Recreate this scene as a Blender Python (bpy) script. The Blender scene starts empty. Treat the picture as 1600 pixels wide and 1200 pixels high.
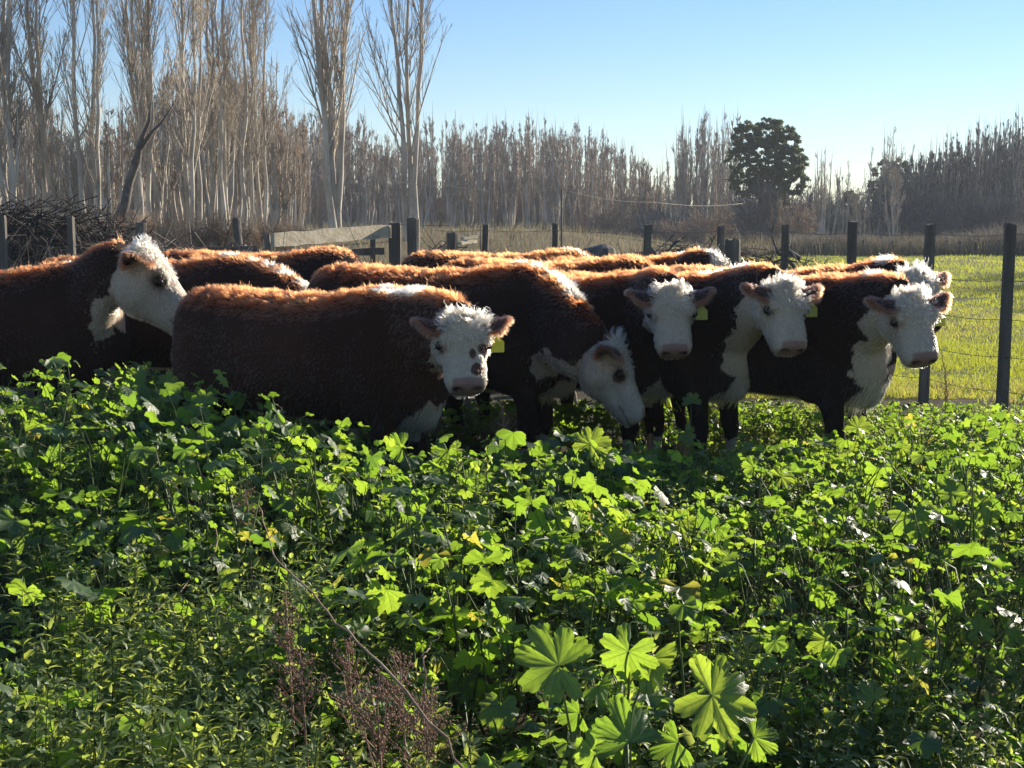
import bpy, math, random
import numpy as np
from mathutils import Vector, Matrix, Euler

random.seed(7)
RNG = np.random.default_rng(11)
SC = bpy.context.scene
COL = SC.collection
R = math.radians

# ------------------------------------------------------------------ camera, world, sun, exposure
CAM_H = 1.4
PITCH = math.atan(250 / 2000)
cam_d = bpy.data.cameras.new('camera')
cam = bpy.data.objects.new('camera', cam_d)
COL.objects.link(cam)
cam.location = (0, 0, CAM_H)
cam.rotation_euler = (math.pi / 2 - PITCH, 0, 0)
cam_d.sensor_width = 36
cam_d.lens = 45
cam_d.clip_start = 0.05
cam_d.clip_end = 3000
SC.camera = cam

SUN_AZ = 46      # degrees to the right of straight ahead (+Y)
SUN_EL = 18
world = bpy.data.worlds.new('World')
SC.world = world
world.use_nodes = True
wn = world.node_tree.nodes
sky = wn.new('ShaderNodeTexSky')
sky.sky_type = 'NISHITA'
sky.sun_disc = False
sky.sun_elevation = R(SUN_EL)
sky.sun_rotation = R(SUN_AZ)
sky.altitude = 100
sky.air_density = 1.0
sky.dust_density = 0.0
sky.ozone_density = 2.2
wn['Background'].inputs['Strength'].default_value = 0.073
hsv = wn.new('ShaderNodeHueSaturation'); hsv.inputs['Saturation'].default_value = 1.18
world.node_tree.links.new(sky.outputs[0], hsv.inputs['Color'])
tint = wn.new('ShaderNodeMix'); tint.data_type = 'RGBA'; tint.blend_type = 'MULTIPLY'; tint.inputs[0].default_value = 1; tint.inputs[7].default_value = (.94, .94, 1.07, 1)
world.node_tree.links.new(hsv.outputs[0], tint.inputs[6])
world.node_tree.links.new(tint.outputs[2], wn['Background'].inputs[0])

sun_d = bpy.data.lights.new('sun', 'SUN')
sun_d.energy = 5.0
sun_d.angle = R(0.5)
sun_d.color = (1.0, 0.9, 0.74)
sun = bpy.data.objects.new('sun', sun_d)
COL.objects.link(sun)
SUN_V = Vector((math.sin(R(SUN_AZ)) * math.cos(R(SUN_EL)), math.cos(R(SUN_AZ)) * math.cos(R(SUN_EL)), math.sin(R(SUN_EL))))
sun.rotation_euler = SUN_V.to_track_quat('Z', 'Y').to_euler()

SC.render.engine = 'CYCLES'
SC.view_settings.view_transform = 'Standard'
SC.view_settings.look = 'None'
SC.view_settings.gamma = 1
SC.view_settings.use_curve_mapping = False
SC.view_settings.exposure = 1.02
cy = SC.cycles
cy.use_denoising = True
cy.max_bounces = 8
cy.diffuse_bounces = 5
cy.glossy_bounces = 2
cy.transmission_bounces = 4
cy.transparent_max_bounces = 4
cy.volume_bounces = 0
cy.caustics_reflective = False
cy.caustics_refractive = False
cy.sample_clamp_indirect = 4

# ------------------------------------------------------------------ small helpers
def P(px, py, Y):
    """world point seen at picture position (px, py) of the 1600 x 1200 photograph at depth Y"""
    x = (px - 800) / 2000; u = -(py - 600) / 2000
    dy = math.cos(PITCH) + u * math.sin(PITCH)
    dz = -math.sin(PITCH) + u * math.cos(PITCH)
    k = Y / dy
    return Vector((x * k, Y, CAM_H + dz * k))

def hash3(ix, iy, iz, seed):
    h = (ix.astype(np.int64) * 374761393 + iy.astype(np.int64) * 668265263 + iz.astype(np.int64) * 2147483647 + seed * 974634777) & 0xffffffff
    h = ((h ^ (h >> 13)) * 1274126177) & 0xffffffff
    h = ((h ^ (h >> 16)) * 2246822519) & 0xffffffff
    return ((h ^ (h >> 15)) & 0xffffff) / float(0xffffff)

def vnoise(p, scale, seed=0):
    """value noise in -1..1 for points p (n, 3), cell size = scale"""
    q = np.asarray(p, float) / scale
    i = np.floor(q).astype(np.int64); f = q - i
    f = f * f * (3 - 2 * f)
    out = 0
    for a in (0, 1):
        for b in (0, 1):
            for c in (0, 1):
                w = (f[:, 0] if a else 1 - f[:, 0]) * (f[:, 1] if b else 1 - f[:, 1]) * (f[:, 2] if c else 1 - f[:, 2])
                out = out + w * hash3(i[:, 0] + a, i[:, 1] + b, i[:, 2] + c, seed)
    return out * 2 - 1

def sstep(a, b, x):
    t = np.clip((x - a) / (b - a), 0, 1)
    return t * t * (3 - 2 * t)

def unit(v, axis=-1):
    return v / np.maximum(np.linalg.norm(v, axis=axis, keepdims=True), 1e-9)

def np_mesh(name, V, quads=None, tris=None, attrs=None, smooth=False, mat=None, fmat=None):
    """mesh from arrays; attrs = {name: ('FLOAT'|'FLOAT_VECTOR'|'FLOAT_COLOR', array)} on points"""
    me = bpy.data.meshes.new(name)
    V = np.asarray(V, np.float32)
    me.vertices.add(len(V)); me.vertices.foreach_set('co', V.ravel())
    loops, starts, n = [], [], 0
    if quads is not None and len(quads):
        quads = np.asarray(quads, np.int32); loops.append(quads.ravel())
        starts.append(np.arange(len(quads), dtype=np.int32) * 4); n = len(quads) * 4
    if tris is not None and len(tris):
        tris = np.asarray(tris, np.int32); loops.append(tris.ravel())
        starts.append(n + np.arange(len(tris), dtype=np.int32) * 3)
    loops = np.concatenate(loops); starts = np.concatenate(starts)
    me.loops.add(len(loops)); me.loops.foreach_set('vertex_index', loops)
    me.polygons.add(len(starts)); me.polygons.foreach_set('loop_start', starts)
    if fmat is not None:
        me.polygons.foreach_set('material_index', np.asarray(fmat, np.int32))
    me.update(calc_edges=True)
    me.polygons.foreach_set('use_smooth', np.full(len(starts), bool(smooth)))
    for k, (t, a) in (attrs or {}).items():
        at = me.attributes.new(k, t, 'POINT')
        key = {'FLOAT': 'value', 'FLOAT_VECTOR': 'vector', 'FLOAT_COLOR': 'color'}[t]
        at.data.foreach_set(key, np.asarray(a, np.float32).ravel())
    if mat is not None:
        for m in (mat if isinstance(mat, (list, tuple)) else [mat]):
            me.materials.append(m)
    return me

def link(name, data, parent=None, loc=(0, 0, 0), rot=(0, 0, 0), label=None, cat=None, group=None, kind=None):
    o = bpy.data.objects.new(name, data); COL.objects.link(o)
    o.location = loc; o.rotation_euler = rot
    if parent is not None: o.parent = parent
    return tag(o, label, cat, group, kind)

def tag(o, label=None, cat=None, group=None, kind=None):
    if label: o['label'] = label
    if cat: o['category'] = cat
    if group: o['group'] = group
    if kind: o['kind'] = kind
    return o

def tubes(paths, radii, sides=4, cap=True):
    """paths (n, m, 3), radii (n, m) -> verts, quads of tapered tubes, ends closed by collapsing"""
    paths = np.asarray(paths, float); radii = np.asarray(radii, float)
    n, m, _ = paths.shape
    T = np.gradient(paths, axis=1) if m > 2 else np.repeat((paths[:, 1:] - paths[:, :1]), 2, axis=1)
    T = unit(T)
    ref = np.zeros_like(T); ref[..., 0] = 1
    bad = np.abs(T[:, :, 0]).mean(1) > .8
    ref[bad] = (0, 0, 1)
    A = unit(np.cross(T, ref)); B = np.cross(T, A)
    ang = np.arange(sides) / sides * 2 * np.pi
    V = paths[:, :, None, :] + radii[:, :, None, None] * (np.cos(ang)[None, None, :, None] * A[:, :, None, :] + np.sin(ang)[None, None, :, None] * B[:, :, None, :])
    V = V.reshape(-1, 3)
    i = np.arange(n)[:, None, None] * m * sides; j = np.arange(m - 1)[None, :, None] * sides; k = np.arange(sides)[None, None, :]
    k2 = (k + 1) % sides
    Q = np.stack([i + j + k, i + j + k2, i + j + sides + k2, i + j + sides + k], -1).reshape(-1, 4)
    return V, Q

class Bag:
    """collects tubes and boxes for one mesh"""
    def __init__(s): s.V, s.Q, s.T, s.n, s.A = [], [], [], 0, {}
    def add(s, V, Q=None, T=None, **attrs):
        V = np.asarray(V, float)
        s.V.append(V)
        if Q is not None and len(Q): s.Q.append(np.asarray(Q) + s.n)
        if T is not None and len(T): s.T.append(np.asarray(T) + s.n)
        for k, a in attrs.items(): s.A.setdefault(k, []).append(np.broadcast_to(a, (len(V),) + np.shape(a)[1:]) if np.ndim(a) else np.full(len(V), a))
        s.n += len(V)
    def tube(s, pts, rad, sides=6, **a):
        V, Q = tubes(np.asarray(pts, float)[None], np.asarray(rad, float)[None], sides); m = len(pts)
        ca = np.array([pts[0], pts[-1]], float); n = len(V)
        V = np.vstack([V, ca]); k = np.arange(sides); k2 = (k + 1) % sides
        T = np.vstack([np.stack([np.full(sides, n), k2, k], 1), np.stack([np.full(sides, n + 1), (m - 1) * sides + k, (m - 1) * sides + k2], 1)])
        s.add(V, Q, T, **a)
    def build(s, name, mat, smooth=False, types=None):
        attrs = {k: ((types or {}).get(k, 'FLOAT'), np.concatenate(v)) for k, v in s.A.items()}
        return np_mesh(name, np.vstack(s.V), np.vstack(s.Q) if s.Q else None, np.vstack(s.T) if s.T else None, attrs, smooth, mat)

# ------------------------------------------------------------------ material helpers
def new_mat(name):
    m = bpy.data.materials.new(name); m.use_nodes = True
    nt = m.node_tree; b = nt.nodes['Principled BSDF']
    return m, nt, b

def nd(nt, t, **kw):
    n = nt.nodes.new(t)
    for k, v in kw.items():
        if k.startswith('i_'): n.inputs[int(k[2:]) if k[2:].isdigit() else k[2:]].default_value = v
        else: setattr(n, k, v)
    return n

def L(nt, a, b): nt.links.new(a, b)

def mth(nt, op, a, b=None, c=None, clamp=False):
    n = nt.nodes.new('ShaderNodeMath'); n.operation = op; n.use_clamp = clamp
    for i, v in enumerate((a, b, c)):
        if v is None: continue
        if isinstance(v, (int, float)): n.inputs[i].default_value = v
        else: L(nt, v, n.inputs[i])
    return n.outputs[0]

def mixc(nt, fac, a, b, mode='MIX'):
    n = nt.nodes.new('ShaderNodeMix'); n.data_type = 'RGBA'; n.blend_type = mode
    for i, v in ((0, fac), (6, a), (7, b)):
        if isinstance(v, (int, float)): n.inputs[i].default_value = v
        elif isinstance(v, tuple): n.inputs[i].default_value = v if len(v) == 4 else (*v, 1)
        else: L(nt, v, n.inputs[i])
    return n.outputs[2]

def ramp(nt, fac, stops):
    n = nt.nodes.new('ShaderNodeValToRGB')
    e = n.color_ramp.elements
    while len(e) < len(stops): e.new(.5)
    for el, (p, c) in zip(e, stops):
        el.position = p; el.color = (*c, 1) if len(c) == 3 else c
    L(nt, fac, n.inputs[0]); return n.outputs[0]

def noise(nt, vec, scale, detail=4, rough=.6, dist=0):
    n = nd(nt, 'ShaderNodeTexNoise'); n.inputs['Scale'].default_value = scale; n.inputs['Detail'].default_value = detail
    n.inputs['Roughness'].default_value = rough; n.inputs['Distortion'].default_value = dist
    if vec is not None: L(nt, vec, n.inputs['Vector'])
    return n.outputs['Fac']

def bark_mat(name, c1, c2, c3, scale=6, stretch=.25, rough=.85, bump=.4):
    m, nt, b = new_mat(name)
    g = nd(nt, 'ShaderNodeNewGeometry')
    mp = nd(nt, 'ShaderNodeMapping'); mp.inputs['Scale'].default_value = (1, 1, stretch); L(nt, g.outputs['Position'], mp.inputs[0])
    n1 = noise(nt, mp.outputs[0], scale, 6, .7)
    col = ramp(nt, n1, [(.3, c1), (.52, c2), (.72, c3)])
    L(nt, col, b.inputs['Base Color']); b.inputs['Roughness'].default_value = rough
    b.inputs['Specular IOR Level'].default_value = .2
    n2 = noise(nt, mp.outputs[0], scale * 4, 5, .7)
    bp = nd(nt, 'ShaderNodeBump'); bp.inputs['Strength'].default_value = bump; bp.inputs['Distance'].default_value = .02
    L(nt, n2, bp.inputs['Height']); L(nt, bp.outputs[0], b.inputs['Normal'])
    return m

M_POP = bark_mat('poplar_bark', (.2, .17, .13), (.46, .41, .34), (.74, .69, .6), 1.6, .35)
M_TWIG = bark_mat('poplar_twig', (.2, .165, .125), (.37, .31, .24), (.55, .48, .39), .8, .5, bump=0)
M_TWIG_B = bark_mat('brown_twig', (.16, .115, .08), (.30, .22, .155), (.45, .34, .25), .5, .5, bump=0)
M_TWIG_G = bark_mat('grey_twig', (.07, .067, .066), (.125, .118, .115), (.22, .205, .19), .5, .5, bump=0)
M_WOOD = bark_mat('weathered_wood', (.075, .065, .055), (.16, .14, .115), (.28, .245, .2), 9, .12, bump=.8)
M_BOARD = bark_mat('grey_board', (.3, .26, .18), (.5, .43, .31), (.64, .56, .43), 7, 1.5, bump=.5)
M_STICK = bark_mat('dead_stick', (.06, .05, .045), (.13, .11, .095), (.3, .27, .23), 5, 1, bump=.3)
M_PILE = bark_mat('old_branch', (.03, .027, .025), (.06, .052, .047), (.16, .14, .125), 4, 1, bump=.3)
M_LIMB = bark_mat('dead_limb', (.05, .045, .04), (.09, .08, .07), (.2, .18, .16), 4, 1, bump=.3)
M_STALK = bark_mat('dry_stalk', (.16, .10, .06), (.3, .2, .13), (.5, .4, .28), 12, .4, bump=.2)
M_SEED = bark_mat('seed_head', (.17, .09, .06), (.31, .19, .13), (.46, .32, .23), 60, 1, bump=0)
m_, nt_, b_ = new_mat('fence_wire'); b_.inputs['Base Color'].default_value = (.22, .21, .2, 1); b_.inputs['Metallic'].default_value = .7; b_.inputs['Roughness'].default_value = .45
M_WIRE = m_

def leaf_mat(name, stops, tstops, mixf=.45, veins=True, rough=.44, spec=.42, step=.78, bump=.25):
    """thin leaf: reflects a waxy green, lets yellow-green through; ribs follow the lobes (attribute 'lf')"""
    m, nt, b = new_mat(name)
    at = nd(nt, 'ShaderNodeAttribute', attribute_name='rnd'); rnd = at.outputs['Fac']
    g = nd(nt, 'ShaderNodeNewGeometry')
    col = ramp(nt, rnd, stops); tc = ramp(nt, rnd, tstops)
    n1 = noise(nt, g.outputs['Position'], 45, 3)
    col = mixc(nt, mth(nt, 'MULTIPLY', n1, .5), col, (.10, .15, .05))
    col = mixc(nt, mth(nt, 'MULTIPLY', g.outputs['Backfacing'], .6), col, (.12, .17, .085))
    if veins:
        lf = nd(nt, 'ShaderNodeAttribute', attribute_name='lf')
        sp = nd(nt, 'ShaderNodeSeparateXYZ'); L(nt, lf.outputs['Vector'], sp.inputs[0])
        x, y = sp.outputs[0], sp.outputs[1]
        r = mth(nt, 'SQRT', mth(nt, 'ADD', mth(nt, 'MULTIPLY', x, x), mth(nt, 'MULTIPLY', y, y)))
        th = mth(nt, 'DIVIDE', mth(nt, 'ARCTAN2', y, x), step)
        fr = mth(nt, 'ABSOLUTE', mth(nt, 'SUBTRACT', th, mth(nt, 'ROUND', th)))
        d = mth(nt, 'MULTIPLY', r, mth(nt, 'SINE', mth(nt, 'MULTIPLY', fr, step)))
        w = mth(nt, 'SUBTRACT', .034, mth(nt, 'MULTIPLY', r, .022))
        v1 = mth(nt, 'SUBTRACT', 1, mth(nt, 'DIVIDE', d, w), clamp=True)
        wv = mth(nt, 'SINE', mth(nt, 'MULTIPLY', mth(nt, 'SUBTRACT', r, mth(nt, 'MULTIPLY', d, 1.1)), 34))
        v2 = mth(nt, 'MULTIPLY', mth(nt, 'POWER', mth(nt, 'MAXIMUM', wv, 0), 14), .55)
        v = mth(nt, 'MAXIMUM', v1, v2)
        col = mixc(nt, mth(nt, 'MULTIPLY', v, .55), col, (.16, .24, .09))
        tc = mixc(nt, mth(nt, 'MULTIPLY', v, .75), tc, (.10, .19, .015))
        bp = nd(nt, 'ShaderNodeBump'); bp.inputs['Strength'].default_value = bump; bp.inputs['Distance'].default_value = .003
        L(nt, mth(nt, 'ADD', mth(nt, 'MULTIPLY', v, -1), mth(nt, 'MULTIPLY', n1, .8)), bp.inputs['Height'])
        L(nt, bp.outputs[0], b.inputs['Normal'])
    L(nt, col, b.inputs['Base Color'])
    b.inputs['Roughness'].default_value = rough; b.inputs['Specular IOR Level'].default_value = spec
    tr = nd(nt, 'ShaderNodeBsdfTranslucent'); L(nt, tc, tr.inputs['Color'])
    mx = nd(nt, 'ShaderNodeMixShader'); mx.inputs[0].default_value = mixf
    L(nt, b.outputs[0], mx.inputs[1]); L(nt, tr.outputs[0], mx.inputs[2])
    L(nt, mx.outputs[0], nt.nodes['Material Output'].inputs['Surface'])
    return m

M_MALLOW = leaf_mat('mallow_leaf', [(0, (.07, .10, .065)), (.5, (.085, .125, .07)), (.9, (.11, .15, .07)), (1, (.11, .13, .04))],
                    [(0, (.22, .40, .03)), (.5, (.38, .60, .04)), (.9, (.56, .73, .06)), (1, (.7, .64, .08))], .5)
M_WEED = leaf_mat('weed_leaf', [(0, (.075, .11, .055)), (.5, (.1, .145, .065)), (1, (.15, .19, .085))],
                  [(0, (.4, .54, .05)), (1, (.7, .8, .14))], .5, veins=False, rough=.5)
M_STEM = leaf_mat('green_stem', [(0, (.06, .1, .03)), (1, (.14, .15, .06))], [(0, (.2, .3, .05)), (1, (.3, .33, .1))], .25, veins=False, rough=.5)
M_GRASS = leaf_mat('grass_blade', [(0, (.09, .115, .03)), (.7, (.15, .16, .05)), (.86, (.25, .21, .1)), (1, (.3, .24, .13))],
                   [(0, (.42, .5, .03)), (.7, (.66, .68, .06)), (1, (.6, .46, .2))], .5, veins=False, rough=.55, spec=.3)
M_DRY = leaf_mat('dry_grass', [(0, (.11, .09, .06)), (.5, (.2, .165, .11)), (1, (.34, .29, .2))], [(0, (.2, .16, .09)), (1, (.36, .3, .18))], .3, veins=False, rough=.7, spec=.2)
M_EVER = leaf_mat('evergreen_leaf', [(0, (.022, .036, .018)), (.7, (.045, .06, .028)), (1, (.09, .095, .045))], [(0, (.10, .14, .03)), (1, (.25, .26, .07))], .25, veins=False, rough=.5, spec=.4)

# ------------------------------------------------------------------ terrain
def ground_z(X, Y):
    X = np.asarray(X, float); Y = np.asarray(Y, float)
    bank = 1.05 * sstep(42, 62, Y) * (1 - sstep(.02, .16, X / np.maximum(Y, 1)))
    return bank + .03 * np.sin(X * .9) * np.sin(Y * .55) * sstep(12, 20, Y)

def build_ground():
    ys = np.concatenate([np.linspace(-6, 12, 70), np.linspace(12.4, 70, 90), np.linspace(74, 420, 40)])
    xs = np.concatenate([np.linspace(-260, -26, 24), np.linspace(-25, 25, 150), np.linspace(26, 260, 24)])
    X, Y = np.meshgrid(xs, ys)
    Z = ground_z(X, Y) + .025 * vnoise(np.stack([X, Y, 0 * X], -1).reshape(-1, 3), .5, 3).reshape(X.shape) * (Y < 14)
    V = np.stack([X, Y, Z], -1).reshape(-1, 3)
    nx = len(xs); i = np.arange(len(ys) - 1)[:, None] * nx + np.arange(nx - 1)[None]
    Q = np.stack([i, i + 1, i + nx + 1, i + nx], -1).reshape(-1, 4)
    m, nt, b = new_mat('soil_and_turf')
    g = nd(nt, 'ShaderNodeNewGeometry'); sp = nd(nt, 'ShaderNodeSeparateXYZ'); L(nt, g.outputs['Position'], sp.inputs[0])
    pos = g.outputs['Position']
    n1 = noise(nt, pos, .35, 6); n2 = noise(nt, pos, 3.5, 6, .7); n3 = noise(nt, pos, 22, 5, .7)
    soil = ramp(nt, n2, [(.25, (.035, .028, .02)), (.5, (.08, .062, .042)), (.75, (.15, .12, .08))])
    turf = ramp(nt, n2, [(.25, (.06, .07, .02)), (.5, (.105, .12, .036)), (.75, (.16, .165, .06))])
    dry = ramp(nt, n2, [(.25, (.12, .09, .05)), (.5, (.2, .155, .085)), (.75, (.3, .24, .14))])
    # paddock: right of the corral, beyond the wire fence, up to the far hedge
    edge = mth(nt, 'ADD', sp.outputs[1], mth(nt, 'MULTIPLY', n2, 1.6))
    past = mth(nt, 'MULTIPLY', mth(nt, 'SUBTRACT', edge, 11.0), .9, clamp=True)
    side = mth(nt, 'MULTIPLY', mth(nt, 'SUBTRACT', mth(nt, 'DIVIDE', sp.outputs[0], mth(nt, 'MAXIMUM', sp.outputs[1], 1)), .17), 22, clamp=True)
    near = mth(nt, 'MULTIPLY', mth(nt, 'SUBTRACT', 59, sp.outputs[1]), .5, clamp=True)
    field = mth(nt, 'MULTIPLY', mth(nt, 'MULTIPLY', past, side), near)
    far = mth(nt, 'MULTIPLY', mth(nt, 'SUBTRACT', sp.outputs[1], 14), .1, clamp=True)
    patch = mth(nt, 'MULTIPLY', mth(nt, 'SUBTRACT', n1, .56), 5, clamp=True)
    turf = mixc(nt, mth(nt, 'MULTIPLY', patch, .5), turf, dry)
    c = mixc(nt, mth(nt, 'MULTIPLY', mth(nt, 'SUBTRACT', n3, .45), 3, clamp=True), soil, (.05, .07, .022))
    c = mixc(nt, far, c, dry); c = mixc(nt, field, c, turf)
    L(nt, c, b.inputs['Base Color']); b.inputs['Roughness'].default_value = .95; b.inputs['Specular IOR Level'].default_value = .1
    bp = nd(nt, 'ShaderNodeBump'); bp.inputs['Strength'].default_value = .9; bp.inputs['Distance'].default_value = .05
    L(nt, mth(nt, 'ADD', n3, n2), bp.inputs['Height']); L(nt, bp.outputs[0], b.inputs['Normal'])
    link('ground', np_mesh('ground', V, Q, smooth=True, mat=m), kind='structure')
build_ground()

def blades(X, Y, h, w, lean, seed, rnd, nseg=2, z0=None):
    """grass blades as bent tapered ribbons"""
    rg = np.random.default_rng(seed); n = len(X)
    a = rg.uniform(0, 2 * np.pi, n); b = rg.uniform(0, 2 * np.pi, n)
    d = np.stack([np.cos(a), np.sin(a), 0 * a], -1); s = np.stack([np.cos(b), np.sin(b), 0 * b], -1)
    base = np.stack([X, Y, (ground_z(X, Y) if z0 is None else z0) - .01], -1)
    V = []
    for k in range(nseg + 1):
        t = k / nseg; ww = w * (1 - t) if k < nseg else None
        c = base + d * (h * lean * t * t)[:, None] + np.array([0, 0, 1.0]) * (h * t * (1 - .25 * lean * t))[:, None]
        if k < nseg: V += [c - s * ww[:, None] * .5, c + s * ww[:, None] * .5]
        else: V += [c]
    V = np.stack(V, 1); m = V.shape[1]; i = np.arange(n)[:, None] * m
    Q = np.concatenate([i + np.array([[2 * k, 2 * k + 1, 2 * k + 3, 2 * k + 2]]) for k in range(nseg - 1)], 0) if nseg > 1 else None
    T = i + np.array([[2 * nseg - 2, 2 * nseg - 1, 2 * nseg]])
    return V.reshape(-1, 3), Q, T, np.repeat(rnd, m)

def scatter(n, y0, y1, xa, xb, seed, power=1.0):
    """points spread evenly over the picture strip: depth y0..y1, X / Y between xa and xb"""
    rg = np.random.default_rng(seed)
    u = rg.uniform(0, 1, n)
    Y = (y0 ** -power + u * (y1 ** -power - y0 ** -power)) ** (-1 / power)
    X = rg.uniform(xa, xb, n) * Y
    return X, Y, rg

def build_grass():
    bag = Bag()
    # paddock turf, short near the fence and thinning with distance as each tuft covers less of the view
    X, Y, rg = scatter(95000, 10.2, 57, .16, .47, 21, .55)
    p = np.stack([X, Y, 0 * X], -1)
    ok = vnoise(p, 1.7, 5) + vnoise(p, .45, 6) * .6 > -.75; X, Y = X[ok], Y[ok]; n = len(X)
    big = np.clip(Y / 20, .7, 2.4)
    h = rg.uniform(.035, .09, n) * (.85 + .3 * big) * (1 + .5 * vnoise(np.stack([X, Y, 0 * X], -1), .8, 9)); w = rg.uniform(.006, .011, n) * big * 1.15
    V, Q, T, r_ = blades(X, Y, h, w, rg.uniform(.2, 1.1, n), 22, np.clip(rg.uniform(0, .8, n) + .25 * (vnoise(np.stack([X, Y, 0 * X], -1), 2.5, 8) > .35), 0, 1))
    bag.add(V, Q, T, rnd=r_)
    # strip of trodden grass along the fence
    X, Y, rg = scatter(26000, 7.6, 11.2, .14, .47, 23)
    p = np.stack([X, Y, 0 * X], -1); k = vnoise(p, .5, 12) > -.15 + .5 * sstep(9.2, 10, Y) * (1 - sstep(10.2, 11, Y)); X, Y = X[k], Y[k]; n = len(X)
    V, Q, T, r_ = blades(X, Y, rg.uniform(.04, .14, n), rg.uniform(.004, .008, n), rg.uniform(.3, 1.4, n), 24, np.where(rg.uniform(0, 1, n) < .35, rg.uniform(.82, 1, n), rg.uniform(0, .7, n)))
    bag.add(V, Q, T, rnd=r_)
    link('paddock_grass', bag.build('paddock_grass', M_GRASS), label='short sunlit green grass covering the paddock behind the wire fence', cat='grass', kind='stuff')
    bag = Bag()
    X, Y, rg = scatter(42000, 13, 75, -.5, .17, 25, .8); n = len(X)
    V, Q, T, r_ = blades(X, Y, rg.uniform(.12, .5, n) * np.clip(Y / 30, .6, 1.4), rg.uniform(.008, .016, n) * np.clip(Y / 14, 1, 4), rg.uniform(.1, .7, n), 26, rg.uniform(0, 1, n))
    bag.add(V, Q, T, rnd=r_)
    X, Y, rg = scatter(5000, 56.5, 62, .15, .5, 27); n = len(X)
    V, Q, T, r_ = blades(X, Y, rg.uniform(.3, 1.3, n), rg.uniform(.02, .05, n), rg.uniform(.1, .7, n), 28, rg.uniform(0, .8, n))
    bag.add(V, Q, T, rnd=r_)
    link('dry_grass', bag.build('dry_grass', M_DRY), label='tall dry straw coloured grass between the corral and the poplars', cat='grass', kind='stuff')
build_grass()

# ------------------------------------------------------------------ bare trees
def make_branches(paths, radii, count, t0, t1, len_f, ang, up, seg, wob, rg, rad_f=.5, taper=.25):
    """count side branches on every path; returns their paths and radii"""
    n, m, _ = paths.shape
    i = np.repeat(np.arange(n), count); N = len(i)
    t = rg.uniform(t0, t1, N); f = t * (m - 1); a = np.minimum(f.astype(int), m - 2); f = (f - a)[:, None]
    p0 = paths[i, a] * (1 - f) + paths[i, a + 1] * f
    tg = unit(paths[i, a + 1] - paths[i, a])
    r0 = (radii[i, a] * (1 - f[:, 0]) + radii[i, a + 1] * f[:, 0]) * rad_f
    rv = unit(rg.normal(size=(N, 3))); side = unit(rv - (rv * tg).sum(1, keepdims=True) * tg)
    an = R(1) * rg.uniform(ang[0], ang[1], N)[:, None]
    d = unit(tg * np.cos(an) + side * np.sin(an))
    total = np.linalg.norm(paths[:, -1] - paths[:, 0], axis=1)[i]
    ln = len_f(t, total) * rg.uniform(.6, 1.25, N)
    out = [p0]; 
    for k in range(seg):
        d = unit(d + np.array([0, 0, up]) / seg + rg.normal(size=(N, 3)) * wob)
        out.append(out[-1] + d * (ln / seg)[:, None])
    pr = np.stack(out, 1); tt = np.linspace(0, 1, seg + 1)[None]
    return pr, r0[:, None] * (1 - (1 - taper) * tt)

def poplar_meshes(seed, H, stems, spread, n1, n2, n3, r0=.14, a1=(14, 30), tw=.006, first=.12, k1=.3, mats=(M_POP, M_TWIG), sides=6, flare=.8):
    rg = np.random.default_rng(seed)
    S = []
    for s in range(stems):
        az = rg.uniform(0, 6.28); m = 14; t = np.linspace(0, 1, m)
        lean = spread * (rg.uniform(.4, 1) if stems > 1 else rg.uniform(0, .4))
        off = 0 if stems == 1 else rg.uniform(.05, .3)
        hh = H * (1 if s == 0 else rg.uniform(.8, .98))
        w = np.cumsum(rg.normal(size=(m, 2)) * H * .0035, 0)
        S.append(np.stack([np.cos(az) * (off + lean * t ** flare) + w[:, 0], np.sin(az) * (off + lean * t ** flare) + w[:, 1], hh * t - .2], -1))
    S = np.stack(S); t = np.linspace(0, 1, 14)
    SR = np.repeat((r0 / stems ** .4 * (1.25 * (1 - t) ** .9 * (1 + .35 * np.exp(-t * 18)) + .05))[None], stems, 0)
    V, Q = tubes(S, SR, sides + 2)
    trunk = np_mesh('trunk', V, Q, smooth=True, mat=mats[0])
    b1, r1 = make_branches(S, SR, n1, first, .97 if flare == .8 else .86, lambda t, T: T * k1 * (1.12 - t) ** .8, a1, .75, 7, .05, rg, .42)
    b2, r2 = make_branches(b1, r1, n2, .15, .95, lambda t, T: T * .5 * (1.2 - t), (14, 34), .5, 4, .06, rg, .6)
    b3, r3 = make_branches(b2, r2, n3, .1, .95, lambda t, T: T * .55 * (1.2 - t), (14, 38), .35, 2, .06, rg, .7)
    r1 = np.maximum(r1, tw * 1.3); r2 = np.maximum(r2, tw); r3 = np.maximum(r3 * .8, tw * .75)
    bag = Bag()
    for p, r_, sd in ((b1, r1, 4), (b2, r2, 3), (b3, r3, 3)):
        V, Q = tubes(p, r_, sd); bag.add(V, Q)
    me = bag.build('branches', [mats[0], mats[1]], smooth=True)
    nq1 = len(b1) * 7 * 4
    fi = np.ones(len(me.polygons), np.int32); fi[:nq1] = 0
    me.polygons.foreach_set('material_index', fi)
    return trunk, me

def place_tree(name, meshes, parts, px, Y, height_scale, label, cat, group=None, rz=0, sx=1.0, z=None, tilt=(0, 0)):
    X = (px - 800) / 2000 * Y
    o = link(name, None, None, (X, Y, float(ground_z(X, Y)) if z is None else z), (tilt[0], tilt[1], rz), label, cat, group)
    o.scale = (sx, sx, height_scale)
    for nme, me in zip(parts, meshes): link(nme, me, o)
    return o

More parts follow.
